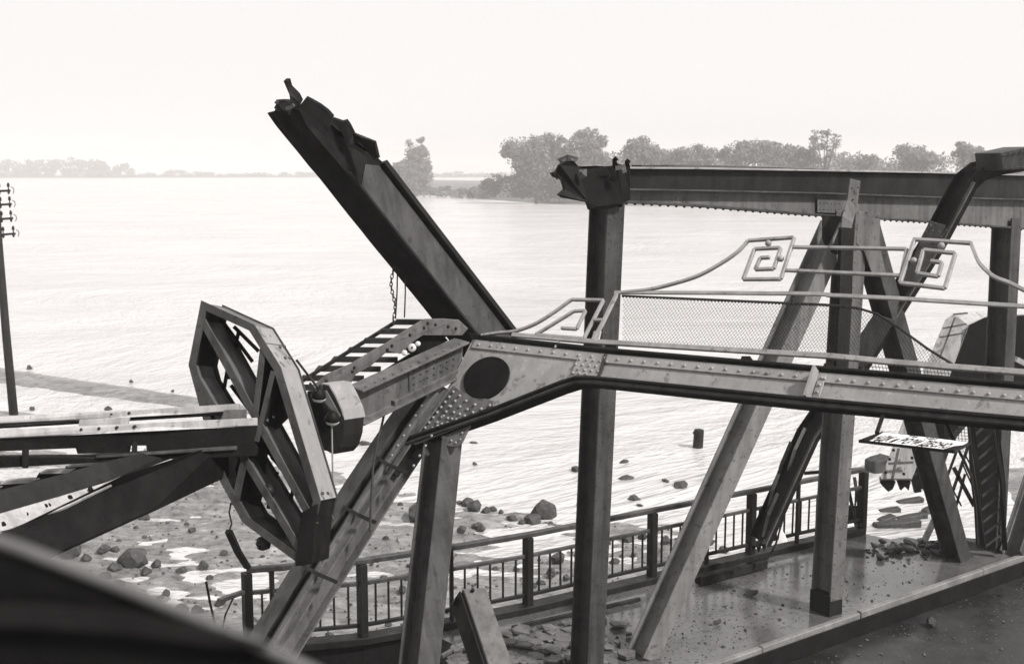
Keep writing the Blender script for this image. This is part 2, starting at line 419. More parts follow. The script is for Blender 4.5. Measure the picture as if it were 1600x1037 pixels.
# ------------------------------------------------------------------ railing along the sidewalk
def make_railing():
    base = Vector((RAIL[0].x, RAIL[0].y, DECK))
    t = thing('railing', base, 'long dark steel footway railing with thin balusters beside the wet sidewalk', 'railing')
    dn = Vector((0, 0, -1))
    top = RAIL
    obj('handrail', G().sweep(BOX(0.09, 0.07), top), 'mid', t, bevel=0.012)
    obj('middle_rail', G().sweep(BOX(0.05, 0.05), [p + dn * 0.30 for p in top]), 'mid', t, bevel=0.006)
    obj('bottom_rail', G().sweep(BOX(0.05, 0.05), [p + dn * 0.86 for p in top]), 'dark', t, bevel=0.006)
    for i, p in enumerate(top):
        w = 0.06 if i == 2 else 0.14
        obj('railing_post', G().bar(p + dn * 0.035, p + dn * 1.05, w, w * 0.75, D), 'dark', t, bevel=0.008)
    def along(x):       # a point on the handrail polyline at pixel column x
        for (a, pa), (b, pb) in zip(zip(RAILPX, RAIL), zip(RAILPX[1:], RAIL[1:])):
            if a[0] <= x <= b[0]:
                lo, hi = 0.0, 1.0
                for _ in range(30):
                    m = (lo + hi) / 2; q = pa.lerp(pb, m)
                    if 800 + F_PX * q.x / ((q - EYE).dot(_f)) < x: lo = m
                    else: hi = m
                return pa.lerp(pb, lo)
    for x in (424, 925, 1106, 1248, 1300):
        p = along(x); obj('slim_post', G().bar(p + dn * 0.035, p + dn * 1.05, 0.055, 0.055, D), 'dark', t, bevel=0.005)
    proto = None
    for i in range(len(RAIL) - 1):
        a, b = RAIL[i], RAIL[i + 1]; n = max(3, int((b - a).length / 0.17))
        for k in range(1, n):
            p = a.lerp(b, k / n)
            if proto is None:
                proto = obj('baluster', G().bar(p + dn * 0.32, p + dn * 0.85, 0.022, 0.022, D), 'dark', t); p0 = p
            else:
                c = proto.copy(); col.objects.link(c); c.parent = t; c.location = p - p0
                c.rotation_euler = (rnd(-0.006, 0.006), rnd(-0.006, 0.006), 0)
    e = RAIL[-1]; q = at(1258, 739, 20.6)
    obj('handrail', G().sweep(BOX(0.08, 0.06), [e, at(1300, 735, 20.1), q]), 'dark', t, bevel=0.01)
    obj('end_panel', G().bar(e + dn * 0.78, e + dn * 0.78 + (onz(1270, 800, 4.2) - e - dn * 0.78) * 0.5, 0.05, 0.30), 'dark', t, bevel=0.01)
    for k, (x0, x1) in enumerate(((1335, 1347), (1322, 1338), (1312, 1322))):
        obj('bent_baluster', G().bar(at(x0, 745, 19.6), at(x1, 822, 19.3), 0.05, 0.03), 'dark', t)
    # torn near end
    p = RAIL[0]
    obj('bent_handrail_end', G().sweep(BOX(0.09, 0.06), [p + Vector((0.02, 0, 0.03)), at(372, 862, 14.2), at(357, 829, 14.0)]), 'dark', t, bevel=0.008)
    obj('torn_wire', G().tube([at(357, 832, 14.0), at(362, 818, 14.0), at(358, 800, 14.05), at(361, 785, 14.1)], 0.012), 'rope', t)
    obj('bent_middle_rail_end', G().bar(p + dn * 0.27, at(342, 938, 13.9), 0.07, 0.05), 'grey', t, bevel=0.006)
    obj('bent_rod', G().tube([at(322, 908, 14.1), at(328, 940, 14.1), at(338, 985, 14.0), at(341, 1010, 14)], 0.016), 'dark', t)
    obj('bent_rod', G().tube([at(366, 930, 14.1), at(352, 960, 14.1), at(347, 985, 14.0), at(350, 1010, 14)], 0.012), 'dark', t)
    return t
make_railing()

# ------------------------------------------------------------------ standing truss
def rivet_line(g, a, b, n, nrm, r=0.016):
    a, b = Vector(a), Vector(b)
    for i in range(n): g.dome(a.lerp(b, (i + 0.5) / n), nrm, r)
COLB = [onz(916, 1050, DECK), onz(1290, 955, DECK), onz(1548, 856, DECK)]
COLT = [at(949, 305, COLB[0].y), at(1331, 330, COLB[1].y), at(1573, 340, COLB[2].y)]
def make_truss():
    t = thing('bridge_truss', COLB[0], 'standing remains of the grey riveted steel truss beside the sidewalk', 'truss')
    Z = Vector((0, 0, 1))
    rv = G()
    for i, (b, tp) in enumerate(zip(COLB, COLT)):
        o = obj('vertical_post', G().sweep(IP(0.25, 0.36, 0.03, 0.03), [b - Z * 0.02, tp], RN), ('mid', 'grey', 'mid')[i], t, bevel=0.006)
        # base shoe
        if i == 1: obj('base_shoe', G().bar(b, b + Z * 0.30, 0.257, 0.367, RN), 'dark', t, bevel=0.006)
        ax = (tp - b).normalized()
        for s in (-1, 1):
            for k in range(34):
                rv.dome(b + ax * (0.25 + k * 0.165) + RN * 0.181 + D * 0.085 * s, RN, 0.012)
    # diagonals
    def diag(p, q, mat, w=0.26, h=0.34, off=0.0):
        ax = (q - p).normalized()
        o = obj('diagonal', G().sweep(IP(w, h, 0.028, 0.03), [p + RN * off, q + RN * off], RN), mat, t, bevel=0.006)
        return o
    d0 = onz(1003, 1024, DECK) ; d1 = at(1306, 352, COLB[1].y - 0.12)
    diag(d0, d1, 'pale')
    diag(at(1346, 340, COLB[1].y + 0.2), onz(1496, 872, DECK), 'mid')
    diag(onz(1582, 868, DECK), at(1680, 560, 21.0), 'mid')
    # gussets at the second panel point
    y2 = COLB[1].y
    for pl in ([(1336, 338), (1374, 342), (1373, 384), (1384, 430), (1362, 430), (1348, 392), (1336, 380)], [(1284, 336), (1318, 338), (1318, 384), (1306, 398), (1292, 392), (1284, 372)],):
        g = G().prism([at(x, y, y2 - 0.21 + (x - 1331) * 0.0045) for x, y in pl], RN * 0.02)
        obj('gusset_plate', g, 'grey' if pl[0][0] > 1300 else 'dark', t, bevel=0.004)
    for x in (1352, 1366):
        for k in range(7): rv.dome(at(x + k * 2.2, 352 + k * 11, y2 - 0.22 + (x + k * 2.2 - 1331) * 0.0045), RN, 0.013)
    # top chord: dark upper channel, paler lower plate that deepens away from the torn end
    def cl(x):     # depth of the truss plane at pixel column x
        a, b = COLB[0], COLB[2]; k = (x - 800) / F_PX
        s = (k * 1.0 * a.y - a.x) / ((b.x - a.x) - k * (b.y - a.y)); return a.y + (b.y - a.y) * s
    xs = [972, 1100, 1280, 1450, 1600, 1700]
    topy = [264, 265, 268, 271, 275, 278]; midy = [296, 298, 302, 308, 312, 315]; boty = [315, 322, 336, 346, 357, 363]
    def strip(ya, yb, off):
        return [at(x, y, cl(x) - 0.22 + off) for x, y in zip(xs, ya)] + [at(x, y, cl(x) - 0.22 + off) for x, y in reversed(list(zip(xs, yb)))]
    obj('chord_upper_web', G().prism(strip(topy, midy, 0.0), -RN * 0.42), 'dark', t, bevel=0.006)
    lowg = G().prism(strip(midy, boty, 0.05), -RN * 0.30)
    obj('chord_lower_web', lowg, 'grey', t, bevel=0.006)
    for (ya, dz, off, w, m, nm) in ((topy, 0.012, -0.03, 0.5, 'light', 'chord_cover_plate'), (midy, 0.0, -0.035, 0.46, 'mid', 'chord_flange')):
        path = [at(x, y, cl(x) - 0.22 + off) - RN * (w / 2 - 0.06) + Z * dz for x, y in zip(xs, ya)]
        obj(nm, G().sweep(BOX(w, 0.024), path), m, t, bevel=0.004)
    path = [at(x, y, cl(x) - 0.18) - RN * 0.12 for x, y in zip(xs, boty)]
    obj('chord_bottom_angle', G().sweep(BOX(0.34, 0.03), path), 'mid', t, bevel=0.004)
    for i in range(len(xs) - 1):
        a = at(xs[i], boty[i], cl(xs[i]) - 0.17); b = at(xs[i + 1], boty[i + 1], cl(xs[i + 1]) - 0.17)
        n = int((b - a).length / 0.13)
        for k in range(n): rv.dome(a.lerp(b, (k + 0.5) / n) - Z * 0.015, -Z, 0.022, 0.022)
    # loose cover strip on top of the chord
    obj('loose_cover_strip', G().prism([at(1003, 258, 14.6), at(1060, 257.5, 15.0), at(1120, 258, 15.4), at(1230, 262, 16.0), at(1300, 265, 16.4), at(1300, 268, 16.4), at(1100, 265, 15.2), at(1003, 264, 14.6)], -RN * 0.2), 'mid', t)
    # splice plate with rows of rivets
    sp = [at(1276, 310, cl(1276) - 0.205), at(1322, 311, cl(1322) - 0.205), at(1322, 334, cl(1322) - 0.205), at(1276, 332, cl(1276) - 0.205)]
    obj('splice_plate', G().prism(sp, RN * 0.015), 'grey', t, bevel=0.003)
    for r_ in (317, 327):
        for k in range(7): rv.dome(at(1281 + k * 6, r_ + k * 0.2, cl(1281 + k * 6) - 0.225), RN, 0.013)
    # torn end of the chord: ragged plates curling round the first post
    y0 = cl(940) - 0.40
    rag = [(985, 258), (985, 312), (974, 318), (972, 324), (966, 322), (950, 327), (934, 323), (922, 328), (918, 316), (880, 309), (873, 304), (883, 296), (880, 284), (876, 279), (867, 277), (862, 270), (870, 268), (875, 258), (884, 252), (896, 251), (904, 260), (916, 260), (932, 259), (948, 260), (960, 259), (962, 250), (966, 256), (975, 258)]
    obj('torn_chord_plate', G().prism([at(x, y, y0 + (x - 940) * 0.0025 + rnd(-0.04, 0.04)) for x, y in rag], -RN * 0.05), 'black', t, bevel=0.004)
    rag2 = [(975, 262), (975, 318), (925, 318), (920, 310), (890, 303), (895, 285), (888, 268), (905, 262), (930, 263)]
    obj('torn_chord_plate', G().prism([at(x, y, y0 + 0.36 + (x - 940) * 0.006 + rnd(-0.04, 0.04)) for x, y in rag2], -RN * 0.03), 'black', t)
    curls = [[(900, 252, -0.05), (888, 249, 0.05), (876, 255, 0.1), (870, 268, 0.02), (866, 276, -0.08)],
             [(905, 268, -0.12), (913, 267, -0.16), (913, 274, -0.16), (905, 277, -0.13)],
             [(961, 262, -0.05), (960, 250, -0.12), (964, 247, -0.14)], [(979, 262, -0.05), (980, 253, -0.1), (983, 250, -0.1)],
             [(962, 263, -0.08), (974, 261, -0.12), (976, 270, -0.1)]]
    for k, c in enumerate(curls):
        obj('torn_shard', G().sweep(BOX(0.10 if k == 0 else 0.05, 0.015), [at(x, y, y0 + dy) for x, y, dy in c], (0.3, -0.9, 0.2)), 'grey' if k in (0, 1, 4) else 'black', t)
    # bent hanger strap lying over the second post
    obj('bent_strap', G().sweep(BOX(0.20, 0.02), [at(1336, 281, y2 - 0.42), at(1331, 318, y2 - 0.45), at(1324, 343, y2 - 0.62), at(1322, 356, y2 - 0.62)], RN), 'grey', t, bevel=0.004)
    obj('bent_strap', G().sweep(BOX(0.24, 0.05), [at(1322, 352, y2 - 0.60), at(1321, 400, y2 - 0.46), at(1319, 480, y2 - 0.36), at(1314, 575, y2 - 0.34)], RN), 'dark', t, bevel=0.004)  # lower length coloured dark for the shade on its front
    for x, y in ((1331, 294), (1341, 293), (1333, 312)): rv.dome(at(x, y, y2 - 0.47), RN, 0.014)
    stuff(obj('rivets', rv, 'mid', t, smooth=True))
    return t
make_truss()

# long bent hanger: from the box piece over the chord down in front of the truss to its frayed end by the railing
def make_bent_hanger():
    P = [(1606, 252, 16.2), (1560, 259, 16.3), (1528, 268, 16.3), (1509, 284, 16.3), (1494, 312, 16.3), (1455, 385, 16.4), (1405, 465, 16.5), (1345, 560, 16.6), (1262, 680, 16.8), (1187, 845, 17.0)]
    pts = [at(*p) for p in P]
    t = thing('bent_hanger', pts[-1], 'long bent dark steel hanger hanging from the top chord to the railing', 'steel beam')
    obj('channel', G().sweep(IP(0.20, 0.30, 0.022, 0.024), pts, RN), 'dark', t, bevel=0.005)
    obj('edge_angle', G().sweep(BOX(0.03, 0.05), [p + RN * 0.17 - D * 0.06 for p in pts[3:]], RN), 'grey', t)
    bx = [at(1563, 239, 15.9), at(1610, 229, 15.9), at(1610, 264, 15.9), at(1566, 267, 15.9)]
    obj('end_box', G().prism(bx, -RN * 0.4), 'mid', t, bevel=0.01)
    rv = G()
    for k in range(5): rv.dome(at(1569 + k * 9, 242.5 - k * 1.9, 15.88), RN, 0.016); rv.dome(at(1571 + k * 9, 263 - k * 0.5, 15.88), RN, 0.016)
    a, b = pts[5], pts[6]
    pl = [at(1452, 345, 16.2), at(1478, 352, 16.2), at(1476, 372, 16.2), at(1430, 445, 16.28), at(1408, 438, 16.28)]
    obj('joint_plate', G().prism(pl, RN * 0.02), 'mid', t, bevel=0.004)
    for x, y in ((1454, 352), (1462, 350), (1447, 362), (1457, 361), (1467, 363), (1479, 360), (1440, 374), (1452, 374), (1470, 370)): rv.dome(at(x, y, 16.15), RN, 0.018)
    rv2 = [at(1365, 490, 16.2), at(1398, 500, 16.2), at(1350, 575, 16.3), at(1315, 566, 16.3)]
    obj('joint_plate', G().prism(rv2, RN * 0.02), 'mid', t, bevel=0.004)
    stuff(obj('rivets', rv, 'mid', t, smooth=True))
    for k, (x0, y0, x1, y1) in enumerate(((1258, 668, 1232, 735), (1236, 690, 1212, 760), (1220, 730, 1200, 800), (1184, 846, 1178, 858), (1190, 846, 1186, 860), (1196, 842, 1195, 857), (1215, 770, 1192, 838))):
        obj('torn_shard', G().sweep(BOX(0.05, 0.012), [at(x0, y0, 16.75), at((x0 + x1) / 2 - 3, (y0 + y1) / 2, 16.68), at(x1, y1, 16.8)], (0.3, -0.8, 0.3)), ('grey', 'dark', 'mid', 'black', 'black', 'black', 'mid')[k], t)
make_bent_hanger()

# ------------------------------------------------------------------ fallen portal frame (all traced onto its own leaning plane)
PA = at(740, 525, 12.3); PB = at(1600, 603, 8.8); PU = (PB - PA).normalized()
_h = PU.cross(Vector((0, 0, 1))).normalized()
if _h.y > 0: _h = -_h
_v = PU.cross(_h); _v = _v if _v.z > 0 else -_v; _v.normalize()
TILT = R(38)
PN = (_h * math.cos(TILT) + _v * math.sin(TILT)).normalized()          # face of the frame
PW = PN.cross(PU); PW = PW if PW.z > 0 else -PW                          # up within the frame
def pp(x, y, off=0.0): return onpl(x, y, PA, PN, off)
def make_portal():
    t = thing('portal_frame', pp(660, 1030) - Vector((0, 0, 0.3)), 'pale grey riveted portal frame with dark oval plate and key-pattern ironwork, leaning back', 'portal frame')
    rv = G()
    # web plates
    obj('haunch_web', G().prism([pp(x, y) for x, y in [(738, 530), (946, 554), (934, 591), (903, 592), (770, 640), (648, 688), (668, 650), (703, 600)]], -PN * 0.02), 'light', t, bevel=0.003)
    obj('web_plate', G().prism([pp(x, y) for x, y in [(947, 554), (1281, 586), (1265, 626), (935, 591)]], -PN * 0.02), 'light', t, bevel=0.003)
    obj('web_plate', G().prism([pp(x, y) for x, y in [(1282, 586), (1640, 617), (1636, 660), (1266, 626)]], -PN * 0.02), 'light', t, bevel=0.003)
    # flange angles with rivets on the face
    obj('upper_angle', G().prism([pp(x, y, 0.018) for x, y in [(742, 530), (946, 552), (1281, 581), (1640, 611), (1638, 629), (1285, 597), (940, 566), (736, 543)]], -PN * 0.016), 'light', t, bevel=0.003)
    obj('lower_angle', G().prism([pp(x, y, 0.018) for x, y in [(640, 690), (770, 635), (903, 583), (934, 583), (1266, 617), (1636, 651), (1635, 661), (1265, 628), (934, 594), (903, 595), (770, 645), (648, 694)]], -PN * 0.016), 'light', t, bevel=0.003)
    topp = [pp(x, y) for x, y in [(736, 525), (946, 548), (1281, 577), (1640, 607)]]
    obj('top_flange', G().sweep(BOX(0.13, 0.03), [p - PN * 0.02 for p in topp], PW), 'dark', t, bevel=0.005)  # dark colour carries the shade of the flange's underside
    botp = [pp(x, y) for x, y in [(612, 738), (640, 693), (770, 648), (880, 605), (905, 597), (934, 597), (1265, 631), (1637, 666)]]
    obj('bottom_flange', G().sweep(BOX(0.21, 0.028), botp, PW), 'dark', t, bevel=0.005)  # coloured dark to stand for the shade under the flange
    obj('bottom_flange_bead', G().sweep(BOX(0.03, 0.035), [p - PW * 0.03 + PN * 0.06 for p in botp], PW), 'mid', t)
    for i in range(48):
        x = 748 + i * 19.0 * (1 + i * 0.0036)
        if x < 1625:
            y = 538 + (x - 748) * (0.107 if x < 946 else 0.0) if x < 946 else 559.5 + (x - 946) * 0.0925
            rv.dome(pp(x, y, 0.02), PN, 0.018)
    for i in range(22):
        x = 955 + i * 30
        rv.dome(pp(x, 590 + (x - 934) * 0.1005, 0.02), PN, 0.012)
    # splice between haunch and beam
    obj('splice_plate', G().prism([pp(x, y, 0.022) for x, y in [(903, 556), (946, 561), (933, 588), (893, 584)]], -PN * 0.018), 'light', t, bevel=0.003)
    for r_, (y, n, x0) in enumerate(((561, 5, 906), (569, 4, 901), (577, 4, 906), (582, 3, 899))):
        for k in range(n): rv.dome(pp(x0 + k * 10.5 - r_ * 1.5, y + k * 1.0, 0.024), PN, 0.017)
    obj('joint_cover', G().bar(pp(947, 553, 0.02), pp(935, 592, 0.02), 0.03, 0.02, PN), 'mid', t)
    # stiffener at mid span
    obj('stiffener', G().prism([pp(x, y, 0.0) for x, y in [(1277, 582), (1281, 582), (1266, 628), (1262, 628)]], PN * 0.12), 'light', t)
    obj('stiffener_angle', G().prism([pp(x, y, 0.02) for x, y in [(1281, 582), (1292, 583), (1277, 629), (1266, 628)]], -PN * 0.017), 'light', t, bevel=0.003)
    for k in range(4): rv.dome(pp(1284 - k * 3.6, 590 + k * 11, 0.024), PN, 0.017)
    # dark oval
    c = pp(761, 591); e1 = pp(793, 569) - c; e2 = pp(778, 616) - c
    ov = [c + e1 * math.cos(a) + e2 * math.sin(a) for a in [2 * math.pi * i / 40 for i in range(40)]]
    obj('oval_plate', G().prism([p + PN * 0.004 for p in ov], PN * 0.02), 'black', t, bevel=0.004)
    # riveted corner gusset on the haunch
    obj('corner_gusset', G().prism([pp(x, y, 0.02) for x, y in [(708, 602), (722, 612), (772, 626), (770, 634), (652, 682), (668, 655)]], -PN * 0.018), 'grey', t, bevel=0.003)
    for a, b, n in (((708, 612), (664, 668), 8), ((718, 618), (676, 668), 7), ((728, 626), (690, 662), 5), ((742, 632), (706, 654), 4), ((765, 633), (660, 677), 9)):
        for k in range(n): rv.dome(pp(a[0] + (b[0] - a[0]) * k / (n - 1), a[1] + (b[1] - a[1]) * k / (n - 1), 0.026), PN, 0.018)
    # left leg: two channels with batten straps, ridge between
    lt = [(690, 612), (640, 682), (585, 765), (520, 868), (428, 1018)]
    for j, (dx, w, m) in enumerate(((-26, 0.20, 'mid'), (12, 0.22, 'grey'))):
        path = [pp(x + dx, y, -0.02 - 0.05 * j) for x, y in lt]
        g = G().sweep(CP(w * 0.5, 0.21, 0.02) if j else [(-a, b) for a, b in CP(w * 0.5, 0.21, 0.02)], path, PN)
        obj('leg_channel', G().sweep(IP(w, 0.24, 0.02, 0.02), path, PN), m, t, bevel=0.005)
    ridge = [pp(x - 8, y, 0.13) for x, y in lt]
    obj('leg_ridge_angle', G().sweep(BOX(0.07, 0.05), ridge, PN), 'grey', t, bevel=0.01)
    for k in (0.28, 0.47, 0.7):
        x = 690 + (428 - 690) * k; y = 612 + (1018 - 612) * k
        obj('batten_strap', G().sweep(BOX(0.035, 0.02), [pp(x - 30, y - 12, 0.11), pp(x - 8, y + 1, 0.17), pp(x + 20, y + 13, 0.10)], PN), 'dark', t)
    for k in range(26):
        x = 672 + (440 - 672) * k / 25; y = 612 + (1000 - 612) * k / 25
        if y < 720: rv.dome(pp(x + 30, y + 22, 0.09), PN, 0.017); rv.dome(pp(x - 4, y + 6, 0.155), PN, 0.015)
    # vertical post under the haunch, with its cap gusset
    a, b = pp(692, 688, -0.08), at(652, 1062, 10.6)
    obj('post', G().sweep(IP(0.26, 0.31, 0.018, 0.03), [a, b], (0.62, -0.78, 0)), 'mid', t, bevel=0.006)
    obj('post_gusset', G().prism([pp(x, y, 0.0) for x, y in [(688, 682), (735, 664), (722, 690), (714, 697), (700, 697)]], -PN * 0.02), 'grey', t, bevel=0.003)
    for x, y in ((712, 691), (719, 686), (722, 676), (705, 688)): rv.dome(pp(x, y, 0.008), PN, 0.014)
    stuff(obj('rivets', rv, 'light', t, smooth=True))
    # ---- ironwork on top
    def iron(name, pts, w=0.030, d=0.034, off=0.03):
        return obj(name, G().sweep(BOX(w, d), [pp(x, y, off) for x, y in pts], PN), 'iron', t, bevel=0.004)
    def smooth_path(pts, n=6):
        out_ = []
        for i in range(len(pts) - 1):
            p0 = pts[max(0, i - 1)]; p1 = pts[i]; p2 = pts[i + 1]; p3 = pts[min(len(pts) - 1, i + 2)]
            for k in range(n):
                s = k / n
                out_.append(tuple(0.5 * (2 * p1[c] + (p2[c] - p0[c]) * s + (2 * p0[c] - 5 * p1[c] + 4 * p2[c] - p3[c]) * s * s + (3 * p1[c] - p0[c] - 3 * p2[c] + p3[c]) * s ** 3) for c in (0, 1)))
        return out_ + [pts[-1]]
    iron('sweeping_bar', smooth_path([(752, 524), (779, 520), (806, 517), (836, 506), (864, 489), (893, 468)]))
    for a_, b_ in zip([(893, 468), (943, 469), (912, 529), (837, 523), (897, 486), (915, 485), (901, 514)], [(943, 469), (912, 529), (837, 523), (897, 486), (915, 485), (901, 514), (877, 512.6)]): iron('key_bar', [a_, b_])
    iron('link_bar', [(927, 500), (945, 500)])
    iron('support_rod', [(875, 529), (867, 543)], 0.02, 0.02)
    iron('side_bar', [(964, 459), (940, 508), (925, 534)], 0.04, 0.03)
    iron('foot_plate', [(934, 517), (930, 533)], 0.085, 0.02)
    iron('bottom_rail', [(800, 523), (905, 532), (940, 534.5), (1300, 556.5), (1396, 566), (1640, 585)], 0.05, 0.03)
    iron('top_rail', [(960, 457), (1100, 457.5), (1241, 458.5), (1297, 460)], 0.038, 0.02)
    iron('top_rail', [(1291, 461), (1400, 466), (1640, 481)], 0.038, 0.02)
    iron('sweeping_bar', smooth_path([(972, 457), (1015, 452), (1053, 443), (1091, 430.7), (1128, 410.6), (1153, 393), (1169, 376)]))
    sq = [(1169, 376), (1241, 371), (1220, 436), (1161, 436.5), (1179, 389), (1220, 387), (1209, 420), (1180, 421), (1188, 403), (1203, 402)]
    for a_, b_ in zip(sq, sq[1:]): iron('key_bar', [a_, b_])
    sq = [(1429, 374), (1406, 442), (1476, 450.6), (1493, 395.6), (1443, 390.6), (1432.5, 427), (1465.6, 432), (1472, 410), (1454, 408)]
    for a_, b_ in zip(sq, sq[1:]): iron('key_bar', [a_, b_])
    iron('key_bar', [(1427, 374), (1517.5, 380)])
    iron('sweeping_bar', smooth_path([(1517, 379), (1522, 392), (1530, 410), (1544, 425), (1556, 434), (1577, 442), (1600, 453), (1630, 468)]))
    fr = [(1237, 386), (1417, 389), (1408, 430.6), (1224, 422), (1237, 386)]
    for a_, b_ in zip(fr, fr[1:]): iron('frame_bar', [a_, b_], 0.03, 0.03, 0.02)
    for x, y in ((1200.5, 380), (1220, 404), (1471, 384), (1427.5, 407.5)):
        obj('iron_ball', G().ball(pp(x, y, 0.03), 0.031), 'iron', t, smooth=True)
    for x, y in ((956, 541), (1168, 560), (1297, 571)):
        obj('rail_foot', G().prism([pp(x - 9, y - 4, 0.03), pp(x + 4, y - 4, 0.03), pp(x + 12, y + 9, 0.03), pp(x - 14, y + 8, 0.03)], -PN * 0.05), 'dark', t)
    # wire mesh, torn and sagging at the right
    topl = [(972, 462), (1130, 469), (1290, 476), (1340, 481), (1372, 491), (1402, 510), (1450, 545), (1494, 572)]
    botl = [(950, 536), (1130, 546), (1300, 557), (1396, 567), (1494, 575)]
    def yl(pl, x):
        for (a0, b0), (a1, b1) in zip(pl, pl[1:]):
            if a0 <= x <= a1: return b0 + (b1 - b0) * (x - a0) / (a1 - a0)
        return None
    mg = G()
    def wire(pts, r=0.0016):
        if len(pts) > 1: mg.sweep([(r, 0), (-r * 0.5, r * 0.87), (-r * 0.5, -r * 0.87)], [pp(x, y, 0.02) for x, y in pts], PN, False)
    for slope in (1, -1):
        x0 = 870
        while x0 < 1580:
            pts = []
            for k in range(0, 60):
                y = 455 + k * 2.4; x = x0 + slope * k * 1.9 - k * 0.5
                a_, b_ = yl(topl, x), yl(botl, x)
                if a_ is not None and b_ is not None and a_ <= y <= b_: pts.append((x, y))
            if len(pts) > 1: wire([pts[0], pts[-1]])
            x0 += 5.4
    stuff(obj('wire_mesh', mg, 'rope', t))
    hm = G().tube([pp(x, y, 0.02) for x, y in topl], 0.011, 5)
    obj('mesh_hem_wire', hm, 'rope', t)
    kn = G()
    for i in range(70):
        x = 974 + i * 5.3
        if yl(topl, x): kn.dome(pp(x, yl(topl, x), 0.02), -PW, 0.016, 0.02, 5)
    stuff(obj('mesh_knots', kn, 'rope', t))
    # sagging lower strip of mesh below the rail
    mg2 = G()
    for i in range(26):
        x = 1350 + i * 5.4
        mg2.bar(pp(x, 562 + (x - 1350) * 0.09), pp(x + 6, 590 + (x - 1350) * 0.09), 0.0035, 0.0035, PN)
    for j in range(5):
        mg2.bar(pp(1350, 566 + j * 5.5), pp(1488, 579 + j * 5), 0.0035, 0.0035, PN)
    stuff(obj('sagging_mesh', mg2, 'rope', t))
    return t
make_portal()

# ------------------------------------------------------------------ traffic sign hanging from the portal
def make_sign():
    BL, BR, TL, TR = at(1344, 687, 8.75), at(1490, 703.5, 8.4), at(1379, 674.5, 9.05), at(1513, 687, 8.72)
    TR = BR.lerp(TR, 0.0) + (TL - BL) * 0.92 - (BR - BL) * 0.03          # keeps the board flat
    u = (BR - BL).normalized(); w = (TL - BL); n = u.cross(w).normalized(); n = n if n.z > 0 else -n
    t = thing('traffic_sign', (BL + BR) / 2, 'white board with black Cyrillic words in a dark frame, hanging under the portal beam', 'sign')
    board = obj('board', G().prism([BL, BR, TR, TL], -n * 0.015), 'white', t)
    for a, b in ((BL, BR), (BR, TR), (TL, TR), (BL, TL)):
        e = (b - a).normalized()
        obj('frame_bar', G().bar(a - e * 0.01 - n * 0.010, b + e * 0.01 - n * 0.010, 0.012, 0.022, n), 'dark', t)
    obj('torn_flap', G().prism([BL + n * 0.004, BL.lerp(BR, 0.10) + n * 0.004, TL.lerp(TR, 0.02) + n * 0.006, BL.lerp(TL, 0.75) + n * 0.006], -n * 0.004), 'dark', t)
    obj('torn_flap', G().prism([BR + n * 0.004, BL.lerp(BR, 0.9) + n * 0.004, BL.lerp(BR, 0.93).lerp(TL.lerp(TR, 0.95), 0.4) + n * 0.004, BR.lerp(TR, 0.6) + n * 0.004], -n * 0.004), 'dark', t)
    for x0, y0, x1, y1, w_ in ((1380, 655, 1370, 676, 0.03), (1478, 665, 1502, 712, 0.02)):
        obj('hanger_strap', G().bar(at(x0, y0 - 8, 9.2), at(x1, y1, 8.95), w_, 0.015, PN), 'dark', t)
    obj('loose_cable', G().tube([at(1478, 662, 9.4), at(1490, 690, 9.35), at(1503, 712, 9.3), at(1518, 745, 9.3), at(1524, 790, 9.35), at(1527, 850, 9.5)], 0.012), 'rope', t)
    def line(txt, f0, f1, v0, size):
        cu = bpy.data.curves.new('sign_words', 'FONT'); cu.body = txt; cu.size = 1.0; cu.offset = 0.03
        to = bpy.data.objects.new('tmp', cu); col.objects.link(to)
        bpy.context.view_layer.update()
        dg = bpy.context.evaluated_depsgraph_get()
        me = bpy.data.meshes.new_from_object(to.evaluated_get(dg))
        bpy.data.objects.remove(to)
        xs = [v.co.x for v in me.vertices]; wd = max(xs) - min(xs); mn = min(xs)
        for v in me.vertices:
            a = f0 + (f1 - f0) * (v.co.x - mn) / wd; b = v0 + size * v.co.y
            p = BL.lerp(BR, a).lerp(TL.lerp(TR, a), b) + n * 0.004
            v.co = p - root_loc(t)
        me.materials.clear(); me.materials.append(M['ink'])
        o = bpy.data.objects.new('lettering', me); col.objects.link(o); o.parent = board
        return o
    line('НДК и ВОЗИ ДЕСНО', 0.09, 0.90, 0.10, 0.74)
    line('ТИ    МН', 0.34, 0.66, 0.76, 0.24)
make_sign()

# ------------------------------------------------------------------ broken chord sticking up over the river
def torn_box(axis0, axis1, sx, sy, up, ends, n_side=7, jag=0.06, seed=1):
    """open box tube from axis0 to axis1; ends(k in 0..1 round the perimeter) -> extra length at axis1"""
    rr = random.Random(seed)
    t = (axis1 - axis0).normalized(); s, w = ortho(t, up)
    cs = [(-sx / 2, -sy / 2), (sx / 2, -sy / 2), (sx / 2, sy / 2), (-sx / 2, sy / 2)]
    per = []
    for i in range(4):
        a, b = cs[i], cs[(i + 1) % 4]
        for k in range(n_side): per.append((a[0] + (b[0] - a[0]) * k / n_side, a[1] + (b[1] - a[1]) * k / n_side))
    n = len(per); g = G(); L = (axis1 - axis0).length
    rows = 6; vs = []
    for r in range(rows):
        for j, (a, b) in enumerate(per):
            e = ends(j / n) + (rr.uniform(-jag, jag))
            d = (L + e) * r / (rows - 1)
            wob = 0.0 if r < rows - 2 else rr.uniform(-0.02, 0.02) * (r - rows + 3)
            vs.append(axis0 + t * d + s * (a + wob) + w * (b + wob * 0.7))
    g.add(vs, [(r * n + j, r * n + (j + 1) % n, (r + 1) * n + (j + 1) % n, (r + 1) * n + j) for r in range(rows - 1) for j in range(n)])
    return g, t, s, w
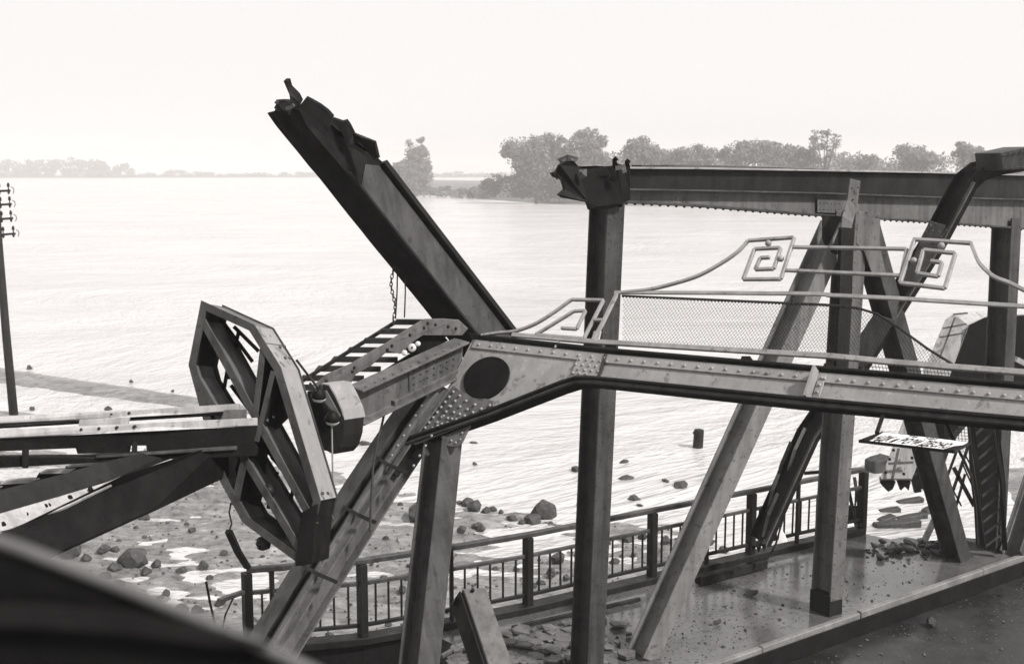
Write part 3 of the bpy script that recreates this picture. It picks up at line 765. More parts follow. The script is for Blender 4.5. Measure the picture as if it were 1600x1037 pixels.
def make_broken_chord():
    a0, a1 = at(768, 545, 12.9), at(500, 205, 11.9)
    t = thing('broken_chord', a0, 'big dark box-section chord snapped off and pointing up over the river', 'broken girder')
    ax = (a1 - a0).normalized()
    view = ((a0 + a1) / 2 - EYE).normalized()
    # one edge of the box points at the camera
    sd = ax.cross(view).normalized(); to = sd.cross(ax).normalized()
    if to.dot(view) > 0: to = -to
    lf = sd if sd.x < 0 else -sd
    nl = (to * 0.60 + lf * 0.80).normalized()            # left/under face normal
    nr = (to * 0.80 - lf * 0.60).normalized()
    S = 0.42
    c = [nl * (S / 2) - nr * (S / 2), nl * (S / 2) + nr * (S / 2), -nl * (S / 2) + nr * (S / 2), -nl * (S / 2) - nr * (S / 2)]
    rr = random.Random(5)
    per = []; ends = []
    def reach(off, px):            # how far this corner of the section reaches past a1
        best = min((k * 0.01 for k in range(-150, 120)), key=lambda e_: (at(px[0], px[1], (a1 + ax * e_ + off).y) - (a1 + ax * e_ + off)).length)
        return best
    E = [reach(o_, q_) for o_, q_ in zip(c, ((426, 172), (452, 186), (588, 250), (487, 158)))]
    for i in range(4):
        for k in range(9):
            f = k / 9; per.append(c[i].lerp(c[(i + 1) % 4], f)); ends.append(E[i] + (E[(i + 1) % 4] - E[i]) * f + rr.uniform(-0.045, 0.045))
    L = (a1 - a0).length; n = len(per); vs = []; rows = 22
    for r in range(rows):
        for p, e in zip(per, ends):
            f = r / (rows - 1); q_ = (a0 + ax * (L * f) + p) * 3.0
            wob = noise.noise_vector(q_) * (0.006 + 0.05 * max(0, f - 0.72) / 0.28) + noise.noise_vector(q_ * 3.1) * (0.02 * max(0, f - 0.85) / 0.15)
            vs.append(a0 + ax * ((L + e) * f) + p + wob)
    g = G().add(vs, [(r * n + j, r * n + (j + 1) % n, (r + 1) * n + (j + 1) % n, (r + 1) * n + j) for r in range(rows - 1) for j in range(n)])
    obj('chord_box', g, 'black', t, solid=0.016)
    # web plate of the right-hand face, the light on it painted grey; edge angle
    f0 = a0 + nr * (S / 2 + 0.004); f1 = a0 + ax * (L - 0.62) + nr * (S / 2 + 0.004)
    obj('side_plate', G().prism([f0 + nl * 0.19, f0 - nl * 0.15, f1 - nl * 0.15, f1 - nl * 0.02 + ax * 0.12, f1 + nl * 0.19], nr * 0.012), 'mid', t)
    obj('edge_angle', G().sweep(BOX(0.06, 0.09), [f0 - nl * 0.20 + nr * 0.03, f1 - nl * 0.20 + nr * 0.03], nr), 'dark', t, bevel=0.006)
    obj('edge_angle', G().sweep(BOX(0.03, 0.05), [f0 + nl * 0.205 + nr * 0.008, f1 + ax * 0.2 + nl * 0.205 + nr * 0.008], nr), 'dark', t, bevel=0.004)
    # shards at the torn end
    Yt = 11.55
    obj('torn_shard', G().prism([at(x, y, Yt + d) for x, y, d in [(443, 127, 0), (449, 127, 0), (452, 138, 0.02), (464, 150, 0.03), (469, 160, 0.03), (466, 166, 0.03), (455, 166, 0), (452, 148, 0), (446, 134, 0)]], (0.02, 0.05, 0.03)), 'black', t)
    obj('torn_shard', G().prism([at(x, y, Yt + d) for x, y, d in [(466, 168, 0.1), (478, 153, 0.12), (486, 157, 0.12), (500, 165, 0.12), (512, 174, 0.12), (520, 183, 0.12), (515, 200, 0.1), (480, 180, 0.1)]], (0.01, 0.03, 0.02)), 'black', t)
    obj('torn_shard', G().prism([at(x, y, Yt + d) for x, y, d in [(520, 186, 0.15), (534, 191, 0.15), (541, 189, 0.15), (546, 196, 0.16), (552, 208, 0.2), (560, 225, 0.2), (545, 225, 0.15)]], (0.01, 0.03, 0.02)), 'black', t)
    obj('torn_flap', G().prism([at(x, y, Yt + d) for x, y, d in [(551, 208, 0.2), (566, 215, 0.1), (586, 222, 0.0), (588, 236, 0.02), (592, 247, 0.05), (584, 249, 0.12), (574, 236, 0.16), (562, 222, 0.2)]], (0.01, 0.02, 0.01)), 'dark', t)
    bk = [(428, 169), (433, 160), (446, 158), (456, 163), (468, 164), (480, 156), (500, 167), (520, 186), (536, 192), (546, 200), (556, 218), (572, 236), (590, 256), (600, 275), (560, 275), (500, 225), (450, 185)]
    obj('torn_rear_plate', G().prism([at(x, y, 11.95 + (x - 430) * 0.002 + rnd(-0.03, 0.03)) for x, y in bk], (0.01, 0.02, 0.01)), 'black', t)
    obj('torn_flap', G().sweep(BOX(0.035, 0.012), [at(447, 170, 11.5), at(455, 168, 11.47), at(459, 164, 11.45)], (0, -1, 0.2)), 'grey', t)
    obj('rim_lip', G().sweep(BOX(0.03, 0.012), [at(431, 162, 11.6), at(434, 158, 11.62), at(445, 157.5, 11.7), at(456, 158, 11.8)], (0, -1, 0.2)), 'dark', t)
    return t
make_broken_chord()
# chain and two ropes hanging from it
def make_chain():
    top = at(616, 417, 12.25); t = thing('hanging_chain', at(612, 500, 12.25), 'rusty iron chain dangling from the broken chord', 'chain')
    for k in range(14):
        c = at(616 - 4 * math.sin(k * 0.45) - k * 0.25, 420 + k * 6, 12.25); ang = (k % 2) * math.pi / 2 + 0.3
        d = Vector((math.cos(ang), math.sin(ang), 0)); pts = []
        for i in range(9):
            a = 2 * math.pi * i / 8; pts.append(c + d * (0.014 * math.cos(a)) + Vector((0, 0, 0.027 * math.sin(a))))
        obj('chain_link', G().tube(pts, 0.0065, 5), 'rope', t)
    return t
make_chain()
for x0, x1, y1, lb in ((621, 618, 498, 'thin rope hanging right beside the chain'), (633, 632, 496, 'thin rope hanging from the broken chord, apart from the chain')):
    tag(obj('hanging_rope', G().tube([at(x0, 420 + (x0 - 616), 12.3), at((x0 + x1) / 2 + 1, 455, 12.3), at(x1, y1, 12.3)], 0.008, 5), 'rope', loc=at(x1, y1, 12.3)), lb, 'rope')

# ------------------------------------------------------------------ collapsed strut with ladder and bracket left of the portal
def make_strut():
    a, b = at(556, 634, 10.9), at(722, 556, 12.2)
    t = thing('plate_girder_strut', a, 'grey riveted plate girder strut sloping down from the portal corner', 'girder')
    obj('girder_body', G().sweep(IP(0.20, 0.36, 0.022, 0.02), [a, b], (0, -0.25, 1)), 'grey', t, bevel=0.005)
    ax = (b - a).normalized(); s, w = ortho(ax, Vector((0, -0.25, 1)))
    nn = s if s.y < 0 else -s
    rv = G()
    L = (b - a).length
    for k in range(int(L / 0.13)):
        rv.dome(a + ax * (0.08 + k * 0.13) + w * 0.181 + nn * 0.06, w, 0.017)
    obj('splice_plate', G().prism([a + ax * (L * q) + w * h + nn * 0.011 for q, h in ((0.46, -0.15), (0.95, -0.15), (0.95, 0.15), (0.46, 0.15))], nn * 0.012), 'grey', t, bevel=0.003)
    for q in range(7):
        for h in range(4): rv.dome(a + ax * (L * (0.50 + q * 0.065)) + w * (-0.11 + h * 0.072) + nn * 0.024, nn, 0.016)
    obj('lower_angle', G().sweep(BOX(0.06, 0.09), [a + ax * (L * 0.3) - w * 0.15 + nn * 0.03, b - w * 0.15 + nn * 0.03], (0, -0.25, 1)), 'grey', t, bevel=0.004)
    stuff(obj('rivets', rv, 'mid', t, smooth=True))
    # lower brace going down from the joint behind the leg
    obj('lower_brace', G().sweep(IP(0.2, 0.22, 0.02, 0.02), [at(640, 640, 12.3), at(560, 765, 12.2)], (0, -1, 0)), 'dark', t, bevel=0.004)
make_strut()
def make_ladder():
    a, b = at(470, 596, 11.7), at(640, 500, 12.6)
    t = thing('batten_ladder', a, 'dark ladder-like row of flat battens climbing behind the grey bracket', 'ladder')
    n = 8
    for k in range(n + 1):
        x, y = 641 - k * 24.5, 500.5 + k * 14.6; Y = 12.5 - k * 0.09
        obj('batten', G().prism([at(x - 22, y, Y), at(x + 86 - k * 2, y + 1, Y), at(x + 86 - k * 2, y + 7.5, Y - 0.02), at(x - 28, y + 7, Y - 0.02)], (0, 0.05, 0.01)), 'dark', t)
    obj('side_rail', G().sweep(BOX(0.03, 0.035), [at(445, 612, 11.75), at(618, 503, 12.58)]), 'dark', t)
    obj('side_rail', G().sweep(BOX(0.03, 0.05), [at(540, 620, 11.8), at(712, 512, 12.62)]), 'dark', t)
    return t
make_ladder()
def make_bracket():
    px = [(489, 602), (508, 585), (547, 568), (575, 551), (602, 536), (630, 517), (660, 499), (690, 498), (715, 500), (730, 514), (722, 524), (700, 524), (660, 524), (645, 534), (625, 553), (605, 548), (578, 572), (553, 586), (541, 610), (492, 616)]
    Yf = lambda x: 11.0 + (x - 489) * 0.0052
    t = thing('bent_bracket', at(560, 590, Yf(560)), 'pale grey bent bracket plate with bolt heads beside the battens', 'bracket')
    obj('plate', G().prism([at(x, y, Yf(x)) for x, y in px], (0.01, 0.05, 0)), 'grey', t, bevel=0.004)
    g = G()
    for x, y in ((510, 596), (500, 603), (550, 580), (553, 574), (612, 540), (605, 546), (662, 512), (680, 507), (700, 510), (712, 513), (668, 505), (640, 523)): g.dome(at(x, y, Yf(x) - 0.003), (0, -1, 0.1), 0.020)
    stuff(obj('bolt_heads', g, 'dark', t, smooth=True))
    obj('painted_recess_shade', G().prism([at(x, y, Yf(x) + 0.09) for x, y in [(655, 524), (692, 524), (700, 532), (662, 552), (640, 548)]], (0, 0.02, 0)), 'black', t)  # black sheet stands in for the shade of the lower recess
    return t
make_bracket()
def make_cast():
    Y = 11.55
    t = thing('porcelain_fitting', at(644, 546, Y), 'small white porcelain fitting lying on the strut under the bracket', 'insulator')
    for x, y, r in ((632, 551, 0.028), (644, 543, 0.042), (653, 537, 0.026)):
        obj('body', G().lathe(at(x, y, Y), (-0.4, -0.85, 0.2), [(r * 0.5, -0.02), (r, -0.012), (r, 0.012), (r * 0.45, 0.02)]), 'ceramic', t, smooth=False, bevel=0.004)
    obj('bolt', G().dome(at(644, 543, Y - 0.02), (-0.4, -0.85, 0.2), 0.014), 'black', t)
make_cast()
tag(obj('hanging_wire', G().tube([at(602, 638, 11.4), at(597, 662, 11.35), at(590, 690, 11.2), at(583, 730, 10.9), at(580, 780, 10.7), at(578, 830, 10.5)], 0.012, 5), 'rope', loc=at(578, 830, 10.5)), 'dark wire hanging down across the leaning portal leg', 'wire')

# rounded fender block and bell insulator
def make_fender():
    Y = 10.1
    t = thing('fender_block', at(535, 712, Y), 'dark rounded timber fender block fixed behind the octagonal frame', 'fender')
    px = [(502, 599), (514, 601), (524, 618), (534, 640), (538, 656), (536, 680), (530, 700), (520, 711), (508, 704), (500, 690)]
    ext = Vector((0.165, 0.13, 0.0))
    blk = obj('block', G().prism([at(x, y, Y) for x, y in px], ext), 'dark', t, bevel=0.012)
    pal = [at(x, y, Y) + Vector((0.004, 0, 0.004)) for x, y in px[:5]]
    obj('painted_lit_edge', G().prism(pal + [p - Vector((0.008, 0, 0.008)) for p in reversed(pal)], ext), 'light', blk)  # sunlit upper edge of the block painted on as a pale strip
    obj('backing_plate', G().prism([at(x, y, Y - 0.12) for x, y in [(480, 612), (500, 610), (521, 652), (520, 690), (510, 704), (488, 700)]], (0, 0.05, 0)), 'black', t)
    obj('angle_bar', G().bar(at(506, 612, Y - 0.2), at(528, 652, Y - 0.2), 0.05, 0.04, (0, -1, 0)), 'grey', t)
make_fender()
def make_insulators():
    for k, (x, y, lb) in enumerate(((497, 612, 'dark bell insulator at the octagonal frame beside the pale bracket end'), (518, 648, 'dark bell insulator with a pale underside and a rod hanging from it'))):
        c = at(x, y, 9.75)
        t = thing('bell_insulator', c, lb, 'insulator')
        obj('bell', G().lathe(c + Vector((0, 0, -0.05)), (0.15, -0.1, 1), [(0.02, -0.01), (0.062, 0.0), (0.066, 0.02), (0.052, 0.055), (0.03, 0.08), (0.012, 0.09)], 14), 'black', t, smooth=True)
        obj('underside', G().lathe(c + Vector((0, 0, -0.085)), (0.15, -0.1, 1), [(0.012, 0.0), (0.045, 0.008), (0.06, 0.03)], 14), 'ceramic', t)
        obj('strap', G().tube([at(x - 34, y - 50, 9.7), at(x - 14, y - 24, 9.73), at(x, y - 6, 9.75)], 0.011, 6), 'rope', t)
        if k: obj('rod', G().tube([c - Vector((0, 0, 0.08)), at(519, 700, 9.75), at(520, 740, 9.75), at(521, 760, 9.75)], 0.008, 6), 'light', t)
make_insulators()

# ------------------------------------------------------------------ octagonal frame lying on edge
def make_octagon():
    ax = Vector((0.08, 0.37, -0.077)); nrm = ax.normalized(); P0 = at(395, 660, 9.0)
    def fp(x, y, k=0.0): return onpl(x, y, P0, nrm) + ax * k
    ring = [(316, 473), (395, 509), (436, 575), (498, 782), (474, 882), (381, 814), (345, 749), (297, 570)]
    t = thing('octagonal_frame', fp(470, 885), 'elongated octagonal grey steel frame with crossed plates standing on edge', 'steel frame')
    n = len(ring)
    cen = fp(400, 680)
    RP = [fp(*q) for q in ring]
    def inward(i):
        e = (RP[(i + 1) % n] - RP[i]).normalized(); v = nrm.cross(e).normalized()
        return v if v.dot(cen - (RP[i] + RP[(i + 1) % n]) / 2) > 0 else -v
    IN = [inward(i) for i in range(n)]
    MI = [(IN[i - 1] + IN[i]) / (1 + IN[i - 1].dot(IN[i])) for i in range(n)]      # mitred offset at each corner
    for i in range(n):
        k2 = (i + 1) % n; A, B = RP[i], RP[k2]
        rp_ = obj('ring_plate', G().prism([A + ax * 0.03, B + ax * 0.03, B + ax * 0.97, A + ax * 0.97], IN[i] * 0.012), ('grey', 'light', 'light', 'black', 'dark', 'grey', 'grey', 'dark')[i], t)  # sunlit plates coloured paler, shaded ones darker
        for k in (0.0, 1.0):
            o_ = ax * k
            obj('ring_flange', G().prism([A + o_ - MI[i] * 0.014, B + o_ - MI[k2] * 0.014, B + o_ + MI[k2] * 0.045, A + o_ + MI[i] * 0.045], nrm * (0.012 if k == 0 else -0.012)), 'mid', rp_)
    def plate(a, b, m, w=0.05, k0=0.04, k1=0.96, fl=True):
        A, B = fp(*a), fp(*b); e = (B - A).normalized(); s = nrm.cross(e)
        cp_ = obj('cross_plate', G().prism([A + ax * k0, B + ax * k0, B + ax * k1, A + ax * k1], s * 0.012), m, t)
        if fl:
            for k in (k0, k1):
                obj('cross_flange', G().bar(A + ax * k + s * 0.006, B + ax * k + s * 0.006, w, 0.014, nrm), 'mid', cp_, bevel=0.002)
    plate((316, 500), (492, 820), 'grey', 0.06)
    plate((306, 590), (474, 868), 'grey', 0.06)
    plate((412, 535), (398, 655), 'dark', 0.05)  # crossing member in shade: the shade is put into its dark colour
    plate((428, 580), (402, 690), 'dark', 0.04, 0.0, 0.9)
    plate((393, 668), (366, 790), 'dark', 0.06)
    obj('dark_panel', G().prism([fp(402, 520, 0.6), fp(432, 572, 0.6), fp(445, 640, 0.6), fp(412, 672, 0.6), fp(392, 640, 0.6)], ax * 0.04), 'black', t)  # black panels paint the shade of the crossing member
    obj('dark_panel', G().prism([fp(366, 690, 0.5), fp(400, 690, 0.5), fp(398, 760, 0.5), fp(388, 795, 0.5), fp(365, 785, 0.5), fp(350, 735, 0.5)], ax * 0.04), 'black', t)
    # thin lacing on the far side
    for a, b in (((322, 520), (378, 610)), ((342, 497), (390, 562)), ((368, 512), (350, 590)), ((330, 590), (378, 660)), ((338, 640), (352, 560)), ((400, 745), (450, 835)), ((430, 740), (415, 800)), ((455, 770), (440, 850)), ((410, 700), (455, 760)), ((440, 680), (470, 760)), ((325, 545), (365, 560)), ((360, 505), (400, 545)), ((355, 600), (385, 640)), ((318, 610), (345, 660)), ((350, 700), (372, 690)), ((420, 720), (445, 700)), ((425, 770), (455, 800)), ((395, 760), (420, 745))):
        obj('lacing_bar', G().bar(fp(a[0] - 26, a[1], 0.94), fp(b[0] - 26, b[1], 0.94), 0.03, 0.01, nrm), 'dark', t)
    g = G()
    for x, y in ((487, 775), (495, 775), (420, 545), (427, 544), (428, 562), (435, 562), (410, 655), (395, 640), (400, 660)): g.dome(fp(x + 8, y, 0.25) - nrm * 0.0 + Vector((0.012, -0.01, 0.02)), (0.7, -0.3, 0.5), 0.016)
    stuff(obj('rivets', g, 'mid', t, smooth=True))
    for x, y in ((404, 850), (412, 768)):
        c = fp(x, y, 0.2)
        obj('roller', G().lathe(c, (-0.75, -0.6, 0.1), [(0.02, -0.05), (0.05, -0.045), (0.058, 0.0), (0.05, 0.03), (0.02, 0.035), (0.018, 0.05)], 14), 'dark', t, smooth=True)
    obj('end_block', G().prism([fp(472, 800, -0.05), fp(497, 786, -0.05), fp(490, 880, -0.05), fp(462, 884, -0.05)], ax * 0.9), 'black', t, bevel=0.006)
make_octagon()

# ------------------------------------------------------------------ fallen girders at the left
def make_left_girders():
    def gy(x, k=0.0): return 7.9 + x * 0.0026 + k
    t = thing('laced_girder', at(0, 730, gy(0)), 'laced grey girder with slotted top lying level against the octagonal frame', 'girder')
    def tr(name, px, k, m, ext=(0, 0.016, -0.01)):
        return obj(name, G().prism([at(x, y, gy(x, k)) for x, y in px], ext), m, t, bevel=0.002)
    tr('rear_angle', [(-60, 652), (0, 650), (240, 638.5), (374, 630), (374, 641), (240, 649), (0, 661.7), (-60, 664)], 0.20, 'pane')  # both top angles coloured pale for the light falling on them
    tr('front_angle', [(-60, 674), (0, 671), (240, 660), (402, 652), (402, 664), (240, 671.5), (0, 684), (-60, 687)], 0.02, 'pane')
    tr('batten_plate', [(124, 655), (203, 651), (199, 663), (122, 667)], 0.10, 'pane')
    tr('batten_plate', [(350, 640), (385, 639), (385, 653), (345, 656)], 0.10, 'grey')
    tr('rear_web', [(-60, 664), (0, 661.7), (240, 649), (374, 641), (374, 646), (240, 654), (0, 668), (-60, 671)], 0.21, 'black')
    tr('front_web', [(-60, 687), (0, 684), (240, 671.5), (402, 664), (402, 700), (230, 706), (228, 696), (204, 696), (202, 706), (121, 709), (118, 700), (0, 705), (-60, 708)], 0.03, 'black', (0, 0.02, 0))
    tr('lower_angle', [(-60, 716), (0, 713), (70, 712), (118, 712), (240, 705), (402, 698), (402, 712), (240, 718), (160, 722), (0, 731), (-60, 735)], 0.02, 'black', (0, 0.05, 0))
    tr('lower_strip', [(150, 711), (320, 699), (370, 696), (370, 702), (150, 715)], -0.01, 'mid')
    tr('web_strap', [(34, 700), (44, 700), (43, 730), (34, 730)], -0.01, 'dark')
    tr('web_strap', [(206, 690), (214, 690), (213, 718), (205, 718)], -0.01, 'dark')
    g = G()
    for k in range(4):
        g.dome(at(117 + k * 28, 649 - k * 1.4, gy(120 + k * 28, 0.19)), (0, -0.5, 0.87), 0.017); g.dome(at(126 + k * 28, 670.5 - k * 1.4, gy(126 + k * 28, 0.01)), (0, -0.5, 0.87), 0.017)
    stuff(obj('rivets', g, 'dark', t, smooth=True))

    a, b = at(-60, 800, 7.0), at(350, 690, 9.0)
    t2 = thing('inclined_girder', a, 'heavy dark girder with a pale holed flange sloping up to the octagonal frame', 'girder')
    ax = (b - a).normalized()
    upv = Vector((0, -0.75, 0.66)); s, w = ortho(ax, upv)
    obj('web', G().prism([at(-60, 842, 6.95), at(20, 825, 7.1), at(190, 742, 7.9), at(350, 690, 8.95), at(352, 742, 9.0), at(240, 795, 8.1), at(100, 858, 7.3), at(40, 885, 7.0), at(-60, 905, 6.9)], (0.02, 0.06, -0.02)), 'black', t2, bevel=0.006)
    obj('holed_flange', G().prism([at(-60, 824, 6.9), at(0, 802, 7.15), at(90, 776, 7.5), at(170, 752, 7.85), at(188, 744, 7.93), at(172, 758, 7.82), at(100, 793, 7.45), at(0, 832, 7.05), at(-60, 852, 6.85)], (0, 0.02, -0.015)), 'pane', t2)
    h = G()
    for x, y in ((7, 821), (43, 806), (73, 793), (78, 792), (111, 779), (143, 766)): h.lathe(at(x, y, 7.15 + x * 0.0042 - 0.05), (0, -0.75, 0.66), [(0.016, 0.0), (0.016, 0.03)], 10)
    stuff(obj('bolt_holes', h, 'black', t2))
    obj('upper_web', G().prism([at(-60, 784, 7.2), at(0, 765, 7.45), at(90, 742, 7.8), at(160, 722, 8.1), at(300, 690, 8.95), at(310, 700, 9.0), at(185, 745, 8.1), at(90, 778, 7.65), at(-60, 822, 7.1)], (0.01, 0.05, -0.01)), 'dark', t2, bevel=0.004)
    for px in ([(104, 730), (112, 726), (158, 722.5), (146, 727)], [(62, 740), (72, 735.5), (118, 732), (104, 739)], [(0, 757), (12, 750.5), (62, 748), (44, 754)], [(-50, 770), (-40, 764), (4, 760), (-12, 767)]):
        obj('batten', G().prism([at(x, y, 8.35) for x, y in px], (0, 0.02, 0.01)), 'pane', t2)  # pale colour paints in the bright light of these strips
        obj('batten_edge', G().prism([at(px[0][0] - 6, px[0][1] + 7, 8.36), at(px[3][0], px[3][1] + 6, 8.36), at(px[3][0], px[3][1] + 0.5, 8.36), at(px[0][0] - 2, px[0][1] + 0.5, 8.36)], (0, 0.02, 0.01)), 'black', t2)
    obj('edge_batten_rail', G().bar(at(-60, 790, 8.2), at(190, 708, 8.8), 0.03, 0.05), 'dark', t2)
make_left_girders()

# ------------------------------------------------------------------ stub post in front of the railing
def make_stub():
    a, b = at(778, 1060, 10.8), at(734, 930, 11.5)
    t = thing('stub_post', a, 'short sheared-off grey steel box stub leaning beside the portal post', 'post stub')
    obj('body', G().sweep(BOX(0.26, 0.26), [a, b], (0.5, -0.86, 0.1)), 'grey', t, bevel=0.008)
    obj('dark_side', G().sweep(BOX(0.012, 0.24), [a + Vector((-0.14, -0.07, 0)), b + Vector((-0.14, -0.07, 0.0))], (0.5, -0.86, 0.1)), 'dark', t)  # thin dark sheet paints the shade on the left face
    for x, y, dx in ((708, 938, 6), (716, 930, 8), (728, 924, 12)): obj('torn_edge', G().bar(at(x, y + 6, 11.4), at(x + dx, y - 4, 11.4), 0.06, 0.03), 'black', t)
make_stub()

# ------------------------------------------------------------------ collapsed span beyond the break
def make_far_wreck():
    t = thing('collapsed_chord', at(1400, 752, 24.5), 'pale plated box chord bent over and hanging torn above the water', 'collapsed girder')
    lp = [(1477, 499, 24.6), (1489, 490, 24.7), (1536, 486, 25.2), (1552, 489, 25.3), (1538, 496, 24.9), (1513, 508, 24.5), (1470, 622, 24.2), (1424, 748, 24.0), (1375, 748, 24.0), (1425, 622, 24.3)]
    obj('cover_plate', G().prism([at(x, y, Y) for x, y, Y in lp], (0.03, 0.08, -0.05)), 'pane', t, bevel=0.01)
    dk = [(1514, 508), (1538, 496), (1640, 492), (1640, 610), (1575, 640), (1520, 640), (1470, 700), (1448, 764), (1432, 764), (1425, 748), (1471, 622)]
    obj('side_plate', G().prism([at(x, y, 24.4) for x, y in dk], (0.5, 0.7, -0.05)), 'black', t)
    for a, b in (((1468, 527), (1507, 520)), ((1492, 496), (1468, 560)), ((1473, 513), (1510, 506)), ((1490, 491), (1512, 489))):
        obj('strap', G().bar(at(*a, 24.25), at(*b, 24.25), 0.035, 0.015, (0, -1, 0)), 'grey', t)
    obj('strap', G().bar(at(1388, 724, 23.9), at(1427, 722, 23.9), 0.05, 0.02, (0, -1, 0)), 'grey', t)
    obj('strap', G().bar(at(1404, 700, 23.9), at(1394, 748, 23.9), 0.05, 0.02, (0, -1, 0)), 'grey', t)
    for x, y in ((1384, 738), (1390, 717), (1396, 703), (1412, 740), (1425, 715), (1430, 700)): obj('rivet_hole', G().lathe(at(x, y, 23.88), (0, -1, 0.2), [(0.035, 0), (0.03, 0.02)], 8), 'black', t)
    for pl in ([(1376, 746), (1392, 749), (1400, 752), (1395, 764), (1388, 768), (1382, 762), (1377, 756)], [(1402, 750), (1424, 748), (1420, 766), (1414, 760), (1408, 766)], [(1424, 745), (1434, 740), (1440, 768), (1430, 770)]):
        obj('torn_edge', G().prism([at(x, y, 24.1) for x, y in pl], (0, 0.1, 0)), 'black', t)
    obj('broken_bracket', G().bar(at(1586, 560, 23.5), at(1625, 580, 23.5), 0.22, 0.1), 'pane', t)
    # laced member standing by the third post
    t2 = thing('laced_column', onz(1535, 862, DECK), 'dark laced column leaning beside the third truss post', 'laced column')
    Y = COLB[2].y - 0.5
    L0, L1, R0, R1 = at(1512, 640, Y), at(1533, 852, Y), at(1548, 640, Y), at(1566, 858, Y)
    obj('corner_angle', G().sweep(LP(0.09, 0.09, 0.015), [L0, at(1520, 720, Y - 0.1), L1]), 'dark', t2)
    obj('corner_angle', G().sweep(LP(0.09, 0.09, 0.015), [R0, at(1562, 755, Y - 0.1), R1]), 'dark', t2)
    obj('rear_plate', G().prism([at(x, y, Y + 0.3) for x, y in [(1512, 640), (1556, 640), (1568, 752), (1562, 850), (1530, 850), (1516, 740)]], (0, 0.03, 0)), 'black', t2)
    for k in range(11):
        f = k / 11.0; a = L0.lerp(L1, f + 0.09); b = R0.lerp(R1, f - 0.03 if f > 0.05 else 0.02)
        obj('lacing_bar', G().bar(a + Vector((0.05, -0.05, 0)), b + Vector((0, -0.05, 0)), 0.035, 0.012, (0, -1, 0)), 'mid', t2)
    # broken lattice panel
    t3 = thing('lattice_panel', at(1500, 790, 20.5), 'broken lattice panel of crossed dark bars hanging behind the dark diagonal', 'lattice')
    for a, b, w in (((1515, 690), (1486, 775), 0.05), ((1500, 690), (1478, 750), 0.04), ((1490, 730), (1522, 790), 0.07), ((1508, 740), (1494, 790), 0.04), ((1485, 757), (1502, 790), 0.025), ((1503, 722), (1522, 765), 0.025), ((1509, 712), (1524, 740), 0.025)):
        obj('bar', G().bar(at(*a, 20.5), at(*b, 20.5), w, 0.03, (0, -1, 0)), 'dark', t3)
    mg = G()
    for i in range(10): mg.bar(at(1476 + i * 5, 662, 20), at(1480 + i * 5, 705, 20), 0.008, 0.008)
    for j in range(9): mg.bar(at(1476, 663 + j * 5, 20), at(1524, 667 + j * 5, 20), 0.008, 0.008)
    stuff(obj('wire_mesh', mg, 'rope', t3))
    t4 = thing('leaning_plank', onz(1445, 842, DECK), 'pale plank leaning in the rubble at the broken end of the sidewalk', 'plank')
    obj('board', G().bar(onz(1444, 845, DECK), at(1464, 803, 19.2), 0.11, 0.035, (0, -1, 0)), 'pane', t4, bevel=0.004)
    obj('batten', G().bar(onz(1466, 850, DECK), at(1474, 815, 19.3), 0.06, 0.03, (0, -1, 0)), 'grey', t4)
make_far_wreck()

# ------------------------------------------------------------------ rocks and rubble
def rock_mesh(seed, rough=0.42, sub=3, sq=(1, 1, 0.75)):
    import bmesh
    bm = bmesh.new(); bmesh.ops.create_icosphere(bm, subdivisions=sub, radius=1.0)
    rq_ = random.Random(seed); cuts = [Vector((rq_.uniform(-1, 1), rq_.uniform(-1, 1), rq_.uniform(-0.4, 1))).normalized() for _ in range(13)]; lim = [rq_.uniform(0.52, 0.86) for _ in cuts]
    for v in bm.verts:
        k = 1 + rough * noise.noise(v.co * 1.1 + Vector((seed * 3.7, seed, 0))) + rough * 0.5 * noise.noise(v.co * 2.7 + Vector((0, seed * 2.1, seed)))
        c = v.co * k
        for n_, l_ in zip(cuts, lim):                    # chipped flat faces
            d = c.dot(n_) - l_
            if d > 0: c -= n_ * d
        v.co = Vector((c.x * sq[0], c.y * sq[1], c.z * sq[2]))
    me = bpy.data.meshes.new('rock'); bm.to_mesh(me); bm.free()
    return me
ROCKS = [rock_mesh(i + 1) for i in range(7)]
BRICKS = [rock_mesh(i + 31, 0.22, 2, (1.0, 0.6, 0.5)) for i in range(5)]
def put(name, me, mat, p, size, label, cat, group=None, rot=None, sink=0.25):
    m2 = me if me.materials and me.materials[0] == M[mat] else None
    if m2 is None:
        key = me.name + '_' + mat
        m2 = bpy.data.meshes.get(key)
        if m2 is None:
            m2 = me.copy(); m2.name = key; m2.materials.clear(); m2.materials.append(M[mat])
    o = bpy.data.objects.new(name, m2); col.objects.link(o)
    if name == 'rubble_bit': size = (size * rnd(0.7, 1.4), size * rnd(0.7, 1.4), size * rnd(0.5, 1.1))
    sz = size if hasattr(size, '__len__') else (size * rnd(0.85, 1.15), size * rnd(0.85, 1.15), size * rnd(0.8, 1.1))
    o.scale = sz; o.rotation_euler = rot or (rnd(-0.3, 0.3), rnd(-0.3, 0.3), rnd(0, 6.28))
    o.location = Vector(p) + Vector((0, 0, sz[2] * (0.72 - sink)))
    return tag(o, label, cat, group)
def ong(x, y):
    p = onz(x, y, 0.0)
    for _ in range(6): p = onz(x, y, max(0.0, ground_z(p.x, p.y)))
    return p
